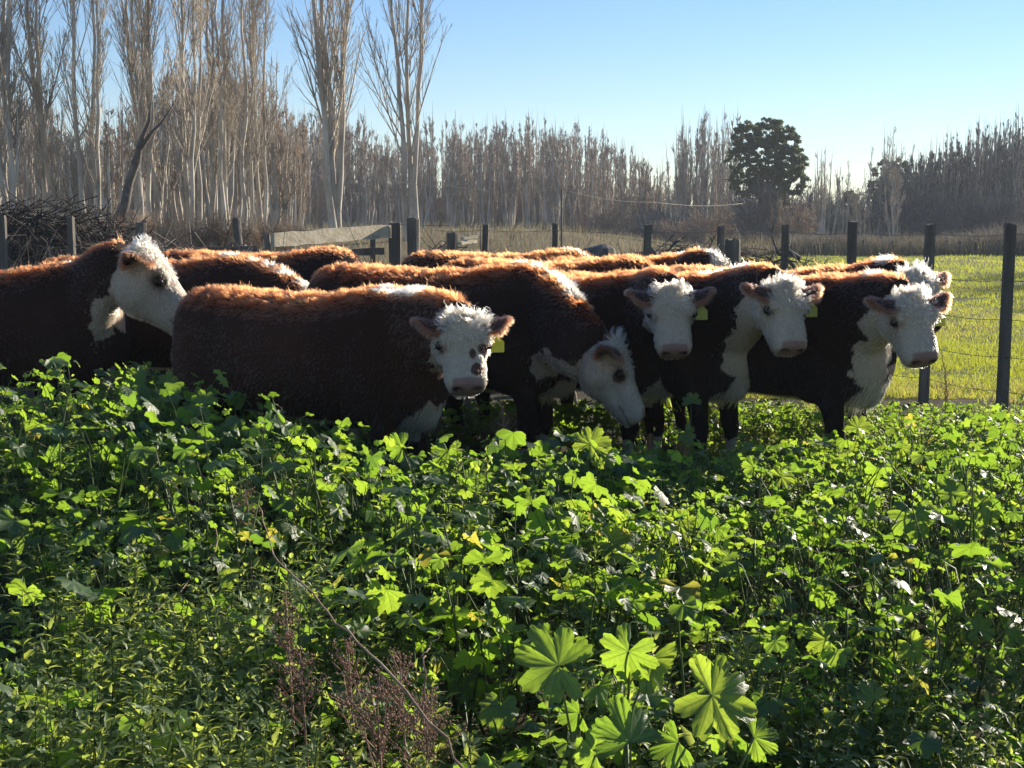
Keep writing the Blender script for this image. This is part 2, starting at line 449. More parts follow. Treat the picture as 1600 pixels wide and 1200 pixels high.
NEAR = [poplar_meshes(100 + k, 15, [2, 3, 2, 3][k], .55, [22, 15, 22, 16][k], 9, 4, .10, (9, 22), .0062, .14, .27, flare=.6) for k in range(4)]
BIGA = poplar_meshes(120, 16, 4, 1.3, 15, 10, 4, .22, (14, 32), .0075, .2, .36)
BIGB = poplar_meshes(121, 16, 3, .9, 15, 10, 4, .16, (15, 34), .0075, .2, .38)
FAR = [poplar_meshes(140 + k, 10, 5 + k % 3, 1.15, 12, 7, 4, .14, (7, 18), .0115, .08, .24, (M_POP, M_TWIG_B), 4, .4) for k in range(5)]
PALE = [poplar_meshes(150 + k, 10, 4 + k % 3, 1.0, 12, 7, 4, .13, (8, 20), .0095, .1, .26, (M_POP, M_TWIG), 4, .45) for k in range(3)]
GREY = [poplar_meshes(160 + k, 10, 5 + k % 3, 1.1, 12, 7, 4, .14, (7, 18), .0125, .06, .24, (M_TWIG, M_TWIG_G), 4, .45) for k in range(4)]

near_list = [   # px, depth, variant, height scale, lean, label
    (2, 38, 1, 1, 0, 'bare poplar cut by the edge of the picture, leftmost of the front row'),
    (27, 36, 2, 1, -.5, 'bare poplar with pale twin trunk behind the brush heap, second in the front row'),
    (96, 40, 0, 1, .6, 'slender bare poplar with white stem rising from the middle of the brush heap'),
    (140, 37, 3, 1, -.3, 'bare poplar with knobbly scar high on its straight grey trunk'),
    (226, 39, 1, 1.05, -1, 'bare poplar with thick dark trunk beside the leaning dead limb'),
    (262, 42, 0, .95, .2, 'pale poplar directly behind the upright head of the far left cow'),
    (296, 40, 3, .95, 2.0, 'slim leaning poplar with a kinked white lower stem'),
    (330, 45, 2, 1, 0, 'bare poplar with two close stems right of the kinked pale one'),
    (372, 44, 1, 1, -.3, 'tall bare poplar just left of the start of the board rail'),
    (402, 46, 3, 1, .4, 'bare poplar standing above the left end of the board rail'),
]
for i, (px, Y, v, hs, lean, lab) in enumerate(near_list):
    place_tree('poplar_tree', NEAR[v], ('trunk', 'branches'), px, Y, hs, lab, 'tree', 'tall bare poplars in the front row at the left', rz=i * 1.9, tilt=(0, R(lean)))
# a row outside the picture on the right whose long shadows cross the paddock
for k in range(15):
    X = 30 + (k % 8) * 1.7 + (k // 8) * 3; Y = 48 - (k % 8) * 1.9 + (k // 8) * 4
    place_tree('poplar_tree', NEAR[k % 4], ('trunk', 'branches'), 800 + X / Y * 2000, Y, .78, 'bare poplar beyond the right edge whose long shadow falls over the paddock', 'tree', 'poplars beyond the right edge', rz=k * 1.3, sx=2.2)
place_tree('poplar_tree', BIGA, ('trunk', 'branches'), 528, 55, 1.1, 'great multi-stemmed bare poplar spreading above the middle of the board rail', 'tree', 'two big poplars standing clear of the wood', rz=.4, sx=1.05)
place_tree('poplar_tree', BIGB, ('trunk', 'branches'), 643, 55, 1.05, 'big bare poplar with forked white trunk standing above the thick corral posts', 'tree', 'two big poplars standing clear of the wood', rz=2.2, sx=1.0)

ORD = ['leftmost', 'second from the left', 'third from the left', 'fourth from the left', 'fifth from the left', 'sixth from the left', 'sixth from the right', 'fifth from the right', 'fourth from the right', 'third from the right', 'second from the right', 'rightmost']
def wood(n, xr, Yr, tops, variants, label, group, seed, wid=(.8, 1.2)):
    rg = np.random.default_rng(seed)
    xs = np.linspace(xr[0], xr[1], n) + rg.uniform(-.4, .4, n) * (xr[1] - xr[0]) / n
    for k, px in enumerate(xs):
        Y = rg.uniform(*Yr)
        top = np.interp(px, [t[0] for t in tops], [t[1] for t in tops]) + rg.uniform(-12, 14)
        X = (px - 800) / 2000 * Y; z0 = float(ground_z(X, Y))
        H = (350 - top) / 2000 * Y + CAM_H - z0
        place_tree('poplar_tree', variants[rg.integers(len(variants))], ('trunk', 'branches'), px, Y, H / 10, label if n > 12 else '%s of the %s' % (ORD[k] if k < n / 2 else ORD[12 - n + k], label), 'tree', group, rz=rg.uniform(0, 6.28), sx=rg.uniform(*wid) * (H / 10) ** .5)

LT = [(-60, 60), (60, 110), (140, 165), (200, 150), (240, 110), (300, 60), (400, 60), (450, 130), (480, 150)]
wood(34, (-60, 470), (58, 74), LT, PALE + NEAR[:1] * 0 + FAR[:2], 'bare poplar in the crowded grey wood behind the front row at the left', 'poplars of the left wood', 31)
wood(40, (-80, 480), (80, 110), [(a, b + 40) for a, b in LT], FAR, 'bare poplar deep in the left wood, seen between nearer trunks', 'poplars deep in the left wood', 32)
MT = [(440, 160), (480, 160), (560, 165), (590, 200), (610, 205), (690, 165), (720, 180), (760, 178), (820, 172), (900, 185), (925, 182), (940, 200), (975, 205), (995, 235), (1012, 240), (1025, 265)]
wood(38, (452, 1022), (108, 122), MT, FAR, 'bare brown poplar in the long even plantation behind the middle of the corral', 'poplars of the brown plantation', 33, (1.0, 1.5))
wood(34, (440, 1030), (126, 142), [(a, b + 18) for a, b in MT], FAR, 'bare brown poplar in the rear rows of the middle plantation', 'poplars in the rear of the plantation', 34, (1.1, 1.6))
RT = [(1030, 245), (1050, 210), (1062, 168), (1130, 166), (1142, 200), (1160, 330)]
wood(12, (1034, 1140), (96, 112), RT, PALE + FAR[:1], 'tall pale poplars directly left of the evergreen', 'pale poplars beside the evergreen', 35, (.9, 1.3))
wood(7, (1020, 1150), (118, 130), [(1020, 290), (1150, 260)], FAR, 'small bare poplars behind the pale clump', 'small poplars behind the pale clump', 36)
wood(10, (1268, 1400), (84, 96), [(1268, 300), (1285, 225), (1305, 225), (1330, 300), (1352, 260), (1368, 180), (1382, 185), (1400, 250)], PALE, 'thin pale poplars before the dark right wood', 'thin pale poplars at the right', 37, (.8, 1.1))
GT = [(1250, 330), (1300, 280), (1400, 240), (1430, 215), (1480, 200), (1520, 185), (1545, 165), (1660, 158)]
wood(30, (1395, 1680), (96, 112), GT, GREY, 'tall grey poplar in the dark wood rising towards the right edge', 'dark grey poplars of the right wood', 38, (.9, 1.3))
wood(34, (1255, 1680), (116, 134), [(a, b + 25) for a, b in GT], GREY, 'grey poplar in the back rows of the right wood', 'back rows of the right wood', 39, (1.1, 1.6))

# the depth of the plantations behind the rows one can tell apart
def far_wood(n, xr, Yr, tops, drop, mat, label, seed, per=120, tw=.03, name='far_wood'):
    rg = np.random.default_rng(seed); px = rg.uniform(xr[0], xr[1], n); Y = rg.uniform(Yr[0], Yr[1], n); X = (px - 800) / 2000 * Y
    top = np.interp(px, [t[0] for t in tops], [t[1] for t in tops]) + drop + rg.uniform(-14, 18, n); z0 = ground_z(X, Y); H = (350 - top) / 2000 * Y + CAM_H - z0
    m = 6; t = np.linspace(0, 1, m)
    S = np.stack([X[:, None] + np.cumsum(rg.normal(size=(n, m)), 1) * .07, Y[:, None] + 0 * t[None], z0[:, None] + H[:, None] * t[None]], -1); SR = (.09 * (1.15 - t))[None].repeat(n, 0)
    b1, r1 = make_branches(S, SR, per // 5, .02, .96, lambda t, T: T * .2 * (1.15 - t), (8, 24), .6, 4, .05, rg, .5)
    b2, r2 = make_branches(b1, r1, 5, .1, .95, lambda t, T: T * .6 * (1.2 - t), (12, 36), .4, 2, .08, rg, .7)
    bag = Bag()
    for p, r_, sd in ((S, SR, 4), (b1, np.maximum(r1, tw), 3), (b2, np.maximum(r2, tw * .8), 3)):
        V, Q = tubes(p, r_, sd); bag.add(V, Q)
    link(name, bag.build(name, mat, True), None, label=label, cat='wood', kind='stuff')
far_wood(110, (430, 1040), (145, 175), MT, 30, M_TWIG_B, 'mass of brown twigs deep inside the middle plantation', 61)
far_wood(90, (-90, 480), (112, 135), [(a, b + 70) for a, b in LT], 0, M_TWIG, 'grey mass of trunks and twigs deep inside the left wood', 62)
far_wood(150, (1240, 1690), (136, 165), GT, 35, M_TWIG_G, 'dark mass of trunks and twigs deep inside the right wood', 63, tw=.04)
far_wood(60, (1000, 1290), (130, 150), [(1000, 290), (1100, 270), (1200, 290), (1290, 300)], 0, M_TWIG_B, 'low mass of brown twigs closing the gap behind the evergreen', 64)

# dense scrub under the far woods
def scrub(n, xr, Yr, h, mat, label, seed):
    tk = .014 if Yr[1] < 80 else .04
    rg = np.random.default_rng(seed); px = rg.uniform(*xr, n); Y = rg.uniform(*Yr, n); X = (px - 800) / 2000 * Y; z = ground_z(X, Y)
    H = rg.uniform(.4, 1, n) * h * (1 + .5 * vnoise(np.stack([X, Y, 0 * X], -1), 5, seed)); d = rg.normal(size=(n, 3)) * (.35, .35, 0) + (0, 0, 1)
    p0 = np.stack([X, Y, z], -1); p1 = p0 + d * H[:, None] * .5; p2 = p1 + (d + rg.normal(size=(n, 3)) * .35) * H[:, None] * .5
    V, Q = tubes(np.stack([p0, p1, p2], 1), np.tile([tk, tk * .8, tk * .4], (n, 1)), 3)
    link('scrub', np_mesh('scrub', V, Q, smooth=True, mat=mat), label=label, cat='scrub', kind='stuff')
scrub(14000, (1235, 1720), (57.5, 66), 1.0, M_TWIG, 'tangle of brown stems in the hedge along the far side of the paddock', 68)
scrub(16000, (420, 1060), (123, 150), 3.2, M_TWIG_B, 'brown scrub closing the foot of the middle plantation', 65)
scrub(12000, (-100, 500), (100, 125), 3.2, M_TWIG_B, 'brown scrub closing the foot of the left wood', 66)
scrub(20000, (1000, 1700), (95, 150), 3.2, M_TWIG_G, 'dark scrub closing the foot of the right wood', 67)

# ------------------------------------------------------------------ bushes of bare twigs
def twig_bush(seed, n1, mats, n2=7, n3=4, flat=.8):
    rg = np.random.default_rng(seed)
    d = unit(np.stack([rg.normal(size=n1), rg.normal(size=n1), rg.uniform(.35, 1.6, n1)], -1))
    pr, out, p = [], [], np.stack([rg.normal(size=n1) * .12, rg.normal(size=n1) * .12, np.full(n1, -.05)], -1)
    out.append(p)
    for k in range(5):
        d = unit(d + rg.normal(size=(n1, 3)) * .12 + np.array([0, 0, .04])); p = p + d * (.2 * rg.uniform(.75, 1.1, (n1, 1))) * np.array([1, 1, flat]); out.append(p)
    b1 = np.stack(out, 1); r1 = np.full((n1, 1), .012) * np.linspace(1, .4, 6)[None]
    b2, r2 = make_branches(b1, r1, n2, .2, 1, lambda t, T: T * .42 + 0 * t, (20, 55), .1, 4, .12, rg, .8)
    b3, r3 = make_branches(b2, r2, n3, .1, 1, lambda t, T: T * .5 + 0 * t, (20, 60), .05, 2, .1, rg, .8)
    bag = Bag()
    for q, r_ in ((b1, r1), (b2, np.maximum(r2, .006)), (b3, np.maximum(r3, .005))):
        V, Q = tubes(q, r_, 3); bag.add(V, Q)
    return bag.build('bush', mats, smooth=True)

BUSH_B = [twig_bush(201 + k, 42, M_TWIG_B) for k in range(3)]
BUSH_G = [twig_bush(211 + k, 42, M_TWIG_G) for k in range(3)]
BUSH_P = [twig_bush(221 + k, 30, M_STICK, 6, 4) for k in range(2)]
def bush(me, px, base, top, width, Y, label, group=None, name='bare_bush'):
    X = (px - 800) / 2000 * Y; H = (base - top) / 2000 * Y; z = CAM_H - (base - 350) / 2000 * Y
    o = link(name, me, None, (X, Y, z), (0, 0, random.uniform(0, 6.28)), label, 'bush', group)
    s = width / 2000 * Y * .5
    o.scale = (s, s, H); return o
bush(BUSH_G[0], 1178, 372, 268, 100, 78, 'big round grey bush of bare twigs standing before the evergreen')
bush(BUSH_B[0], 958, 368, 300, 80, 92, 'rounded rusty brown bush in front of the plantation')
bush(BUSH_B[1], 905, 372, 325, 70, 94, 'low brown bush beside the rusty rounded one')
bush(BUSH_G[1], 1525, 372, 278, 120, 92, 'wide dark dome shaped bush in front of the right wood')
bush(BUSH_G[2], 1402, 376, 250, 110, 93, 'tall dark bush below the second evergreen')
bush(BUSH_G[0], 1460, 376, 300, 90, 90, 'dark bush between the tall bush and the wide dome')
bush(BUSH_G[1], 1590, 378, 290, 110, 90, 'dark bush running out of the right edge of the picture')
bush(BUSH_B[2], 1235, 378, 300, 80, 77, 'brown bush at the right foot of the evergreen')
bush(BUSH_B[0], 1110, 375, 310, 90, 90, 'brown bush at the foot of the pale poplar clump')
bush(BUSH_B[1], 1050, 376, 335, 80, 92, 'low brown bush behind the leaning fence post')
rg_ = np.random.default_rng(5)
for k in range(34):
    px = 1225 + k * 12 + rg_.uniform(-5, 5); t_ = rg_.uniform(362, 384)
    bush((BUSH_B + BUSH_P)[k % 5], px, 398, t_ - 6, rg_.uniform(22, 40), rg_.uniform(58, 63), 'low brown scrub bush in the hedge along the far side of the paddock', 'scrub along the far paddock edge')
for k in range(46):
    px = -20 + k * 11 + rg_.uniform(-5, 5)
    bush((BUSH_P + BUSH_B)[k % 5], px, rg_.uniform(372, 392), rg_.uniform(318, 352), rg_.uniform(24, 60), rg_.uniform(18, 34), 'tangled bare bush in the thicket between the left corral and the poplars', 'undergrowth bushes at the left')

# ------------------------------------------------------------------ evergreens
def evergreen(px, Y, blobs, n, leaf, label, base_px):
    """blobs: (px, py, radius px) in the picture at depth Y; leaves gather in small clumps on each blob"""
    rg = np.random.default_rng(int(px)); s = Y / 2000
    X0 = (px - 800) * s; zg = CAM_H - (base_px - 350) * s
    o = link('evergreen_tree', None, None, (X0, Y, zg), label=label, cat='tree')
    C = np.array([[(b[0] - px) * s, (rg.uniform(-1, 1)) * b[2] * s * .8, (base_px - b[1]) * s] for b in blobs]); Rr = np.array([b[2] * s for b in blobs])
    Rr = Rr * .86; w = Rr ** 2; pick = rg.choice(len(blobs), n // 40, p=w / w.sum())
    u = unit(rg.normal(size=(len(pick), 3))) * rg.uniform(.55, 1.0, (len(pick), 1)) ** .6
    cc = C[pick] + u * Rr[pick][:, None]
    c = np.repeat(cc, 40, 0); N = len(c)
    c = c + rg.normal(size=(N, 3)) * (.085 * np.median(Rr)) * np.array([1, 1, .7])
    a = unit(rg.normal(size=(N, 3))); b_ = unit(np.cross(a, rg.normal(size=(N, 3))))
    l = leaf * rg.uniform(.6, 1.3, (N, 1))
    V = np.stack([c - a * l, c + b_ * l * .45, c + a * l, c - b_ * l * .45], 1).reshape(-1, 3)
    Q = np.arange(N * 4).reshape(-1, 4)
    link('crown', np_mesh('crown', V, Q, attrs={'rnd': ('FLOAT', np.repeat(rg.uniform(0, 1, N) ** 1.3, 4))}, mat=M_EVER), o)
    bag = Bag(); H = (base_px - min(b[1] for b in blobs)) * s
    top = C.mean(0)
    bag.tube([(0, 0, -.2), (0, 0, H * .2), top * .75, top], [H * .035, H * .028, H * .02, H * .008], 8)
    for q in C: bag.tube([(0, 0, H * .25), (top * .55 + q * .3), q], [H * .02, H * .012, H * .005], 5)
    link('trunk', bag.build('trunk', M_TWIG_G, True), o)
evergreen(1195, 86, [(1165, 215, 26), (1195, 212, 28), (1225, 222, 24), (1150, 250, 22), (1185, 250, 34), (1225, 255, 30), (1160, 285, 26), (1200, 290, 32), (1240, 285, 24), (1215, 315, 20)], 44000, .10,
          'large rounded dark evergreen rising above the bare trees right of the middle', 370)
evergreen(1385, 112, [(1372, 268, 18), (1392, 268, 20), (1385, 290, 24), (1410, 285, 18), (1365, 300, 20), (1400, 320, 24)], 9000, .16,
          'smaller dark evergreen half hidden among thin poplars in the right wood', 372)
evergreen(1322, 100, [(1322, 308, 12), (1312, 325, 14), (1332, 330, 14), (1322, 350, 16)], 5000, .15,
          'small dark cone shaped evergreen behind the right hand fence posts', 375)

# ------------------------------------------------------------------ fences, rails, posts and wires
def post(px, top, Y, w, label, group=None, lean=0, round_=False, name='fence_post', d=None, base=None, mat=None):
    w = w * (.95 if round_ else .8)
    """upright post: slightly uneven sides, worn top"""
    X = (px - 800) / 2000 * Y; H = CAM_H - (top - 350) / 2000 * Y
    rg = random.Random(int(px * 7)); n = 10 if round_ else 4; d = d or w
    V, Q, T = [], [], []; lv = 7
    zs = [-.15, .0, H * .25, H * .5, H * .75, H - .015, H]
    for k, z in enumerate(zs):
        for j in range(n):
            a = (j + .5) / n * 2 * math.pi
            r = .5 / math.cos(math.pi / 4) if not round_ else .5
            f = (1 + rg.uniform(-.05, .05)) * (.9 if k == lv - 1 else 1)
            V.append((math.cos(a) * w * r * f + math.sin(lean) * z, math.sin(a) * d * r * f, z + (rg.uniform(-.012, .012) if k == lv - 1 else 0)))
    for k in range(lv - 1):
        for j in range(n): Q.append((k * n + j, k * n + (j + 1) % n, (k + 1) * n + (j + 1) % n, (k + 1) * n + j))
    V.append((math.sin(lean) * H, 0, H + .002)); c = len(V) - 1
    for j in range(n): T.append(((lv - 1) * n + j, (lv - 1) * n + (j + 1) % n, c))
    me = np_mesh(name, V, Q, T, smooth=False, mat=mat or M_WOOD)
    return link(name, me, None, (X, Y, 0), (0, 0, rg.uniform(-.15, .15)), label, 'post', group)

FP = [(1573, 350, 9.2, .085, 'grey wooden fence post nearest the right edge, tallest in the picture', 0), (1449, 350, 10.0, .08, 'wooden fence post just behind the heads of the two cows furthest right', 0),
      (1328, 346, 10.9, .08, 'wooden fence post second from the right cows, against the green paddock edge', 0), (1224, 352, 11.8, .08, 'fence post at the left end of the bright green paddock', 0),
      (1124, 353, 12.7, .07, 'slim fence post right behind the squat double post', 0), (1001, 351, 13.6, .085, 'fence post leaning to the right above the backs of the herd', 3),
      (867, 349, 14.3, .08, 'short looking fence post below the thin pole carrying a wire', 0), (753, 350, 15.0, .085, 'fence post just right of the low thick stump post', 2)]
for px, t, Y, w, lab, ln in FP: post(px, t, Y, w, lab, 'posts of the wire fence behind the herd', R(ln))
post(1143, 374, 12.4, .16, 'squat wide post beside the slim fence post, dark with a pale edge', round_=True)
post(618, 348, 13.0, .15, 'dark square gate post at the right end of the board rail', d=.12)
post(647, 341, 12.8, .135, 'thick round grey gate post, the taller of the two by the rail end', round_=True)
post(707, 363, 12.9, .12, 'low thick round post right of the gate posts', round_=True)
post(420, 366, 11.4, .06, 'short dark post carrying the left end of the board rail')
post(584, 360, 13.6, .07, 'dark post just behind the right half of the board rail')
post(384, 341, 13.5, .09, 'dark weathered stump post left of the board rail', round_=True, lean=R(-3))
post(10, 338, 10.4, .062, 'slim square post nearest the left edge in front of the brush heap', 'slim posts before the brush heap')
post(116, 338, 10.8, .062, 'slim square post left of the raised white cow head', 'slim posts before the brush heap')
post(210, 347, 13.2, .12, 'broken round post directly above the raised white poll of the left cow', round_=True, lean=R(4))
post(62, 348, 14.5, .05, 'thin pale stake inside the dark brush heap')
for k, px in enumerate((1345, 1391, 1418, 1474, 1496, 1520, 1556, 1590)):
    post(px, 375 + k % 3, 57.0, .1, 'thin pale stake in the far fence along the paddock hedge', 'stakes of the far paddock fence', name='fence_stake', mat=M_STICK)

def wire(pts, label, r=.0022, cat='wire', group=None, sag=.02, name='fence_wire', mat=None):
    P0 = [Vector(p) for p in pts]; out = []
    for a, b in zip(P0[:-1], P0[1:]):
        for k in range(6):
            t = k / 6; q = a.lerp(b, t); q.z -= sag * math.sin(math.pi * t); out.append(q)
    out.append(P0[-1]); bag = Bag(); bag.tube([tuple(q) for q in out], [r] * len(out), 4)
    return link(name, bag.build(name, mat or M_WIRE, True), None, label=label, cat=cat, group=group)
fx = [((px - 800) / 2000 * Y, Y) for px, t, Y, w, lab, ln in FP]; fx = [(4.9, 7.0)] + fx + [(-.95, 15.2)]
for k, (z, lab) in enumerate([(1.33, 'top wire of the fence, strung just below the post tops'), (1.0, 'second wire down on the fence behind the herd'), (.72, 'middle wire of the fence crossing the sunlit paddock'), (.45, 'lower wire of the fence at the height of the cow chests'), (.2, 'lowest wire of the fence close above the ground')]):
    wire([(x, y - .05, z) for x, y in fx], lab, .0028 if k == 0 else .0022)
wire([P(430, 362, 12.6), P(617, 350, 12.9), P(705, 352, 12.9)], 'thin wire running along the top of the board rail to the gate posts', .003, sag=.01)

def board(p0, p1, h, th, label, mat=M_BOARD, name='board_rail'):
    p0, p1 = Vector(p0), Vector(p1); ax = (p1 - p0); n = 12; rg = random.Random(3); V, Q = [], []
    s = Vector((-ax.y, ax.x, 0)).normalized() * th * .5
    for k in range(n + 1):
        c = p0.lerp(p1, k / n); e = rg.uniform(-.008, .008); u = Vector((0, 0, h * .5 + e)); v = Vector((0, 0, -h * .5 + rg.uniform(-.006, .006)))
        V += [tuple(c + s + v), tuple(c - s + v), tuple(c - s + u), tuple(c + s + u)]
    for k in range(n):
        for j in range(4): Q.append((k * 4 + j, k * 4 + (j + 1) % 4, k * 4 + 4 + (j + 1) % 4, k * 4 + 4 + j))
    Q += [(3, 2, 1, 0), (n * 4, n * 4 + 1, n * 4 + 2, n * 4 + 3)]
    return link(name, np_mesh(name, V, Q, mat=mat), None, label=label, cat='rail')
board(P(426, 375, 11.3), P(609, 361, 12.7), .125, .04, 'long weathered plank rail sloping up to the dark gate post')
board(P(250, 394, 12.4), P(402, 388, 12.9), .05, .05, 'low dark rail behind the heads of the left cows', M_WOOD)
board(P(440, 400, 13.2), P(600, 392, 13.4), .07, .05, 'lower rail half hidden by cow backs below the plank', M_WOOD)
board(P(722, 372, 14.2), P(745, 370, 14.4), .035, .05, 'short sawn plank end, upper of the pair beside the low thick post', M_BOARD, 'plank_end')
board(P(718, 380, 14.0), P(743, 377, 14.3), .035, .05, 'short sawn plank end, lower of the pair beside the low thick post', M_BOARD, 'plank_end')

# thin pole with overhead wire
bag = Bag(); X_ = (877 - 800) / 2000 * 40; bag.tube([(X_, 40, 0), (X_, 40, 2.47)], [.035, .028], 8)
link('wire_pole', bag.build('wire_pole', M_WOOD, True), None, label='thin dark pole carrying a loose wire above the fence post in the middle', cat='pole')
wire([P(560, 268, 40), P(700, 291, 40), (X_, 40, 2.46), P(1020, 316, 44), P(1160, 318, 60)], 'slack overhead wire hanging from the thin pole across the plantation', .007, sag=.12, name='overhead_wire', mat=M_BOARD)

# ------------------------------------------------------------------ heaps of cut branches
def stick_mesh(seed, L_=1.0, r=.02):
    rg = np.random.default_rng(seed); n = 7; t = np.linspace(0, 1, n)
    w = np.cumsum(rg.normal(size=(n, 2)) * .03, 0)
    bag = Bag(); p = np.stack([(t - .5) * L_, w[:, 0], w[:, 1]], -1); bag.tube(p, r * (1.2 - .9 * t), 5)
    for k in (2, 4, 5):
        d = rg.normal(size=3) * .5; d[0] = .7; bag.tube([p[k], p[k] + d * .12, p[k] + d * .26 + (0, 0, .04)], [r * .5, r * .35, r * .12], 4)
    return bag
ST = [stick_mesh(300 + k).build('branch', M_PILE, True) for k in range(6)]
ST2 = [stick_mesh(310 + k).build('branch', M_STICK, True) for k in range(6)]
def heap(cx, cy, wx, wy, h, n, label, seed, mats, ln=(.6, 1.8), twigs=900, tw_mat=M_PILE, flatness=.25, name='brush_heap', shape=.6):
    rg = np.random.default_rng(seed); o = link(name, None, None, (cx, cy, 0), label=label, cat='brush heap')
    def spot():
        x = rg.uniform(-1, 1); y = rg.uniform(-1, 1); z = h * (1 - abs(x) ** 3 * shape) * (1 - .5 * y * y) * rg.uniform(.25, 1)
        return x * wx, y * wy, z
    for k in range(n):
        b = link('branch', mats[k % len(mats)], o, spot(), (rg.normal() * .3, rg.normal() * flatness, rg.normal() * .7 + (math.pi if k % 2 else 0)))
        s = rg.uniform(*ln); b.scale = (s, rg.uniform(.8, 1.8), rg.uniform(.8, 1.8))
    c = np.array([spot() for _ in range(twigs)]); a = rg.normal(size=(twigs, 3)) * np.array([1, .6, .45]); a = unit(a) * rg.uniform(.12, .5, (twigs, 1))
    mid = c + rg.normal(size=(twigs, 3)) * .05
    V, Q = tubes(np.stack([c - a, mid, c + a], 1), np.tile([.008, .006, .003], (twigs, 1)), 3)
    link('twigs', np_mesh('twigs', V, Q, smooth=True, mat=tw_mat), o, kind='stuff')
    return o
heap(-5.35, 14.2, 1.4, 1.1, 1.62, 130, 'large dark heap of cut branches behind the left posts', 41, ST, (.8, 2.2), 4200, flatness=.12)
heap(2.05, 16.6, .75, .5, 1.12, 26, 'tangle of grey cut branches behind the squat double post', 42, ST2, (.4, 1.0), 600, M_STICK, .6)
heap(3.2, 17.5, .9, .5, 1.15, 26, 'tangle of pale dead branches between the double post and the paddock', 43, ST2, (.4, 1.1), 700, M_STICK, .6)
heap(-.75, 15.8, .7, .4, 1.15, 16, 'small pile of broken branches behind the low thick post', 44, ST2, (.3, .9), 300, M_STICK, .5)
heap(-3.6, 13.8, 1.0, .6, 1.2, 22, 'loose tangle of bare sticks behind the raised head of the left cow', 45, ST2, (.4, 1.1), 900, M_STICK, .6)

# bramble of dry stems in front of the heap
rg_ = np.random.default_rng(77); n = 1500
xy = np.stack([rg_.uniform(-5.6, -2.1, n), rg_.uniform(11.2, 13.2, n)], -1)
d0 = rg_.normal(size=(n, 3)) * (.35, .35, .1) + (0, 0, .9); hh = rg_.uniform(.5, 1.25, (n, 1))
p0 = np.concatenate([xy, np.zeros((n, 1))], 1); p1 = p0 + d0 * hh * .5; p2 = p1 + (d0 + rg_.normal(size=(n, 3)) * .4) * hh * .4; p3 = p2 + rg_.normal(size=(n, 3)) * .2 * hh
V, Q = tubes(np.stack([p0, p1, p2, p3], 1), np.tile([.006, .005, .004, .002], (n, 1)), 3)
link('dead_weeds', np_mesh('dead_weeds', V, Q, smooth=True, mat=M_STICK), None, label='dead brown weed stems tangled between the slim left posts', cat='weeds', kind='stuff')

# leaning dead limb at the left, in front of the wood
bag = Bag(); a = [P(184, 345, 26), P(196, 318, 26), P(202, 285, 26.2), P(214, 250, 26), P(219, 222, 26), P(233, 190, 26), P(236, 160, 26)]; bag.tube([tuple(v) for v in a], [.13, .10, .09, .085, .055, .035, .012], 8)
b_l = [P(214, 240, 26), P(236, 208, 26), P(252, 192, 26), P(272, 163, 26)]; bag.tube([tuple(v) for v in b_l], [.045, .035, .025, .012], 6)
link('dead_limb', bag.build('dead_limb', M_STICK, True), None, label='dark leaning dead limb with one fork in front of the thick poplar', cat='dead tree')

# stump and small dark box
bag = Bag(); q = P(935, 386, 16); k_ = 12
prof = [(.0, -.1, .22), (.0, .5, .24), (.0, 1.02, .23), (.01, 1.1, .19), (.0, 1.14, .1)]
bag.tube([(q.x + a_, 16, b_) for a_, b_, c_ in prof], [c_ for a_, b_, c_ in prof], k_)
link('tree_stump', bag.build('tree_stump', M_STICK, False), None, label='wide grey tree stump showing just above the rearmost cow backs', cat='stump')

# ------------------------------------------------------------------ cattle
def coat_mat():
    m, nt, b = new_mat('cow_hide')
    c = nd(nt, 'ShaderNodeAttribute', attribute_name='col')
    g = nd(nt, 'ShaderNodeNewGeometry')
    n1 = noise(nt, g.outputs['Position'], 60, 4, .7)
    mul = mixc(nt, 1.0, c.outputs['Color'], ramp(nt, n1, [(.2, (.75, .75, .75)), (.8, (1.15, 1.12, 1.1))]), 'MULTIPLY')
    L(nt, mul, b.inputs['Base Color'])
    L(nt, mth(nt, 'SUBTRACT', .9, mth(nt, 'MULTIPLY', c.outputs['Alpha'], .55)), b.inputs['Roughness'])
    b.inputs['Specular IOR Level'].default_value = .15
    bp = nd(nt, 'ShaderNodeBump'); bp.inputs['Strength'].default_value = .5; bp.inputs['Distance'].default_value = .006
    L(nt, n1, bp.inputs['Height']); L(nt, bp.outputs[0], b.inputs['Normal'])
    return m
M_HIDE = coat_mat()

def hair_mat():
    m = bpy.data.materials.new('cow_hair'); m.use_nodes = True; nt = m.node_tree; nt.nodes.clear()
    c = nd(nt, 'ShaderNodeAttribute', attribute_name='col')
    h = nd(nt, 'ShaderNodeBsdfHairPrincipled'); h.parametrization = 'COLOR'
    h.inputs['Roughness'].default_value = .42; h.inputs['Radial Roughness'].default_value = .55
    L(nt, c.outputs['Color'], h.inputs['Color'])
    o = nd(nt, 'ShaderNodeOutputMaterial'); L(nt, h.outputs[0], o.inputs[0])
    return m
M_HAIR = hair_mat()

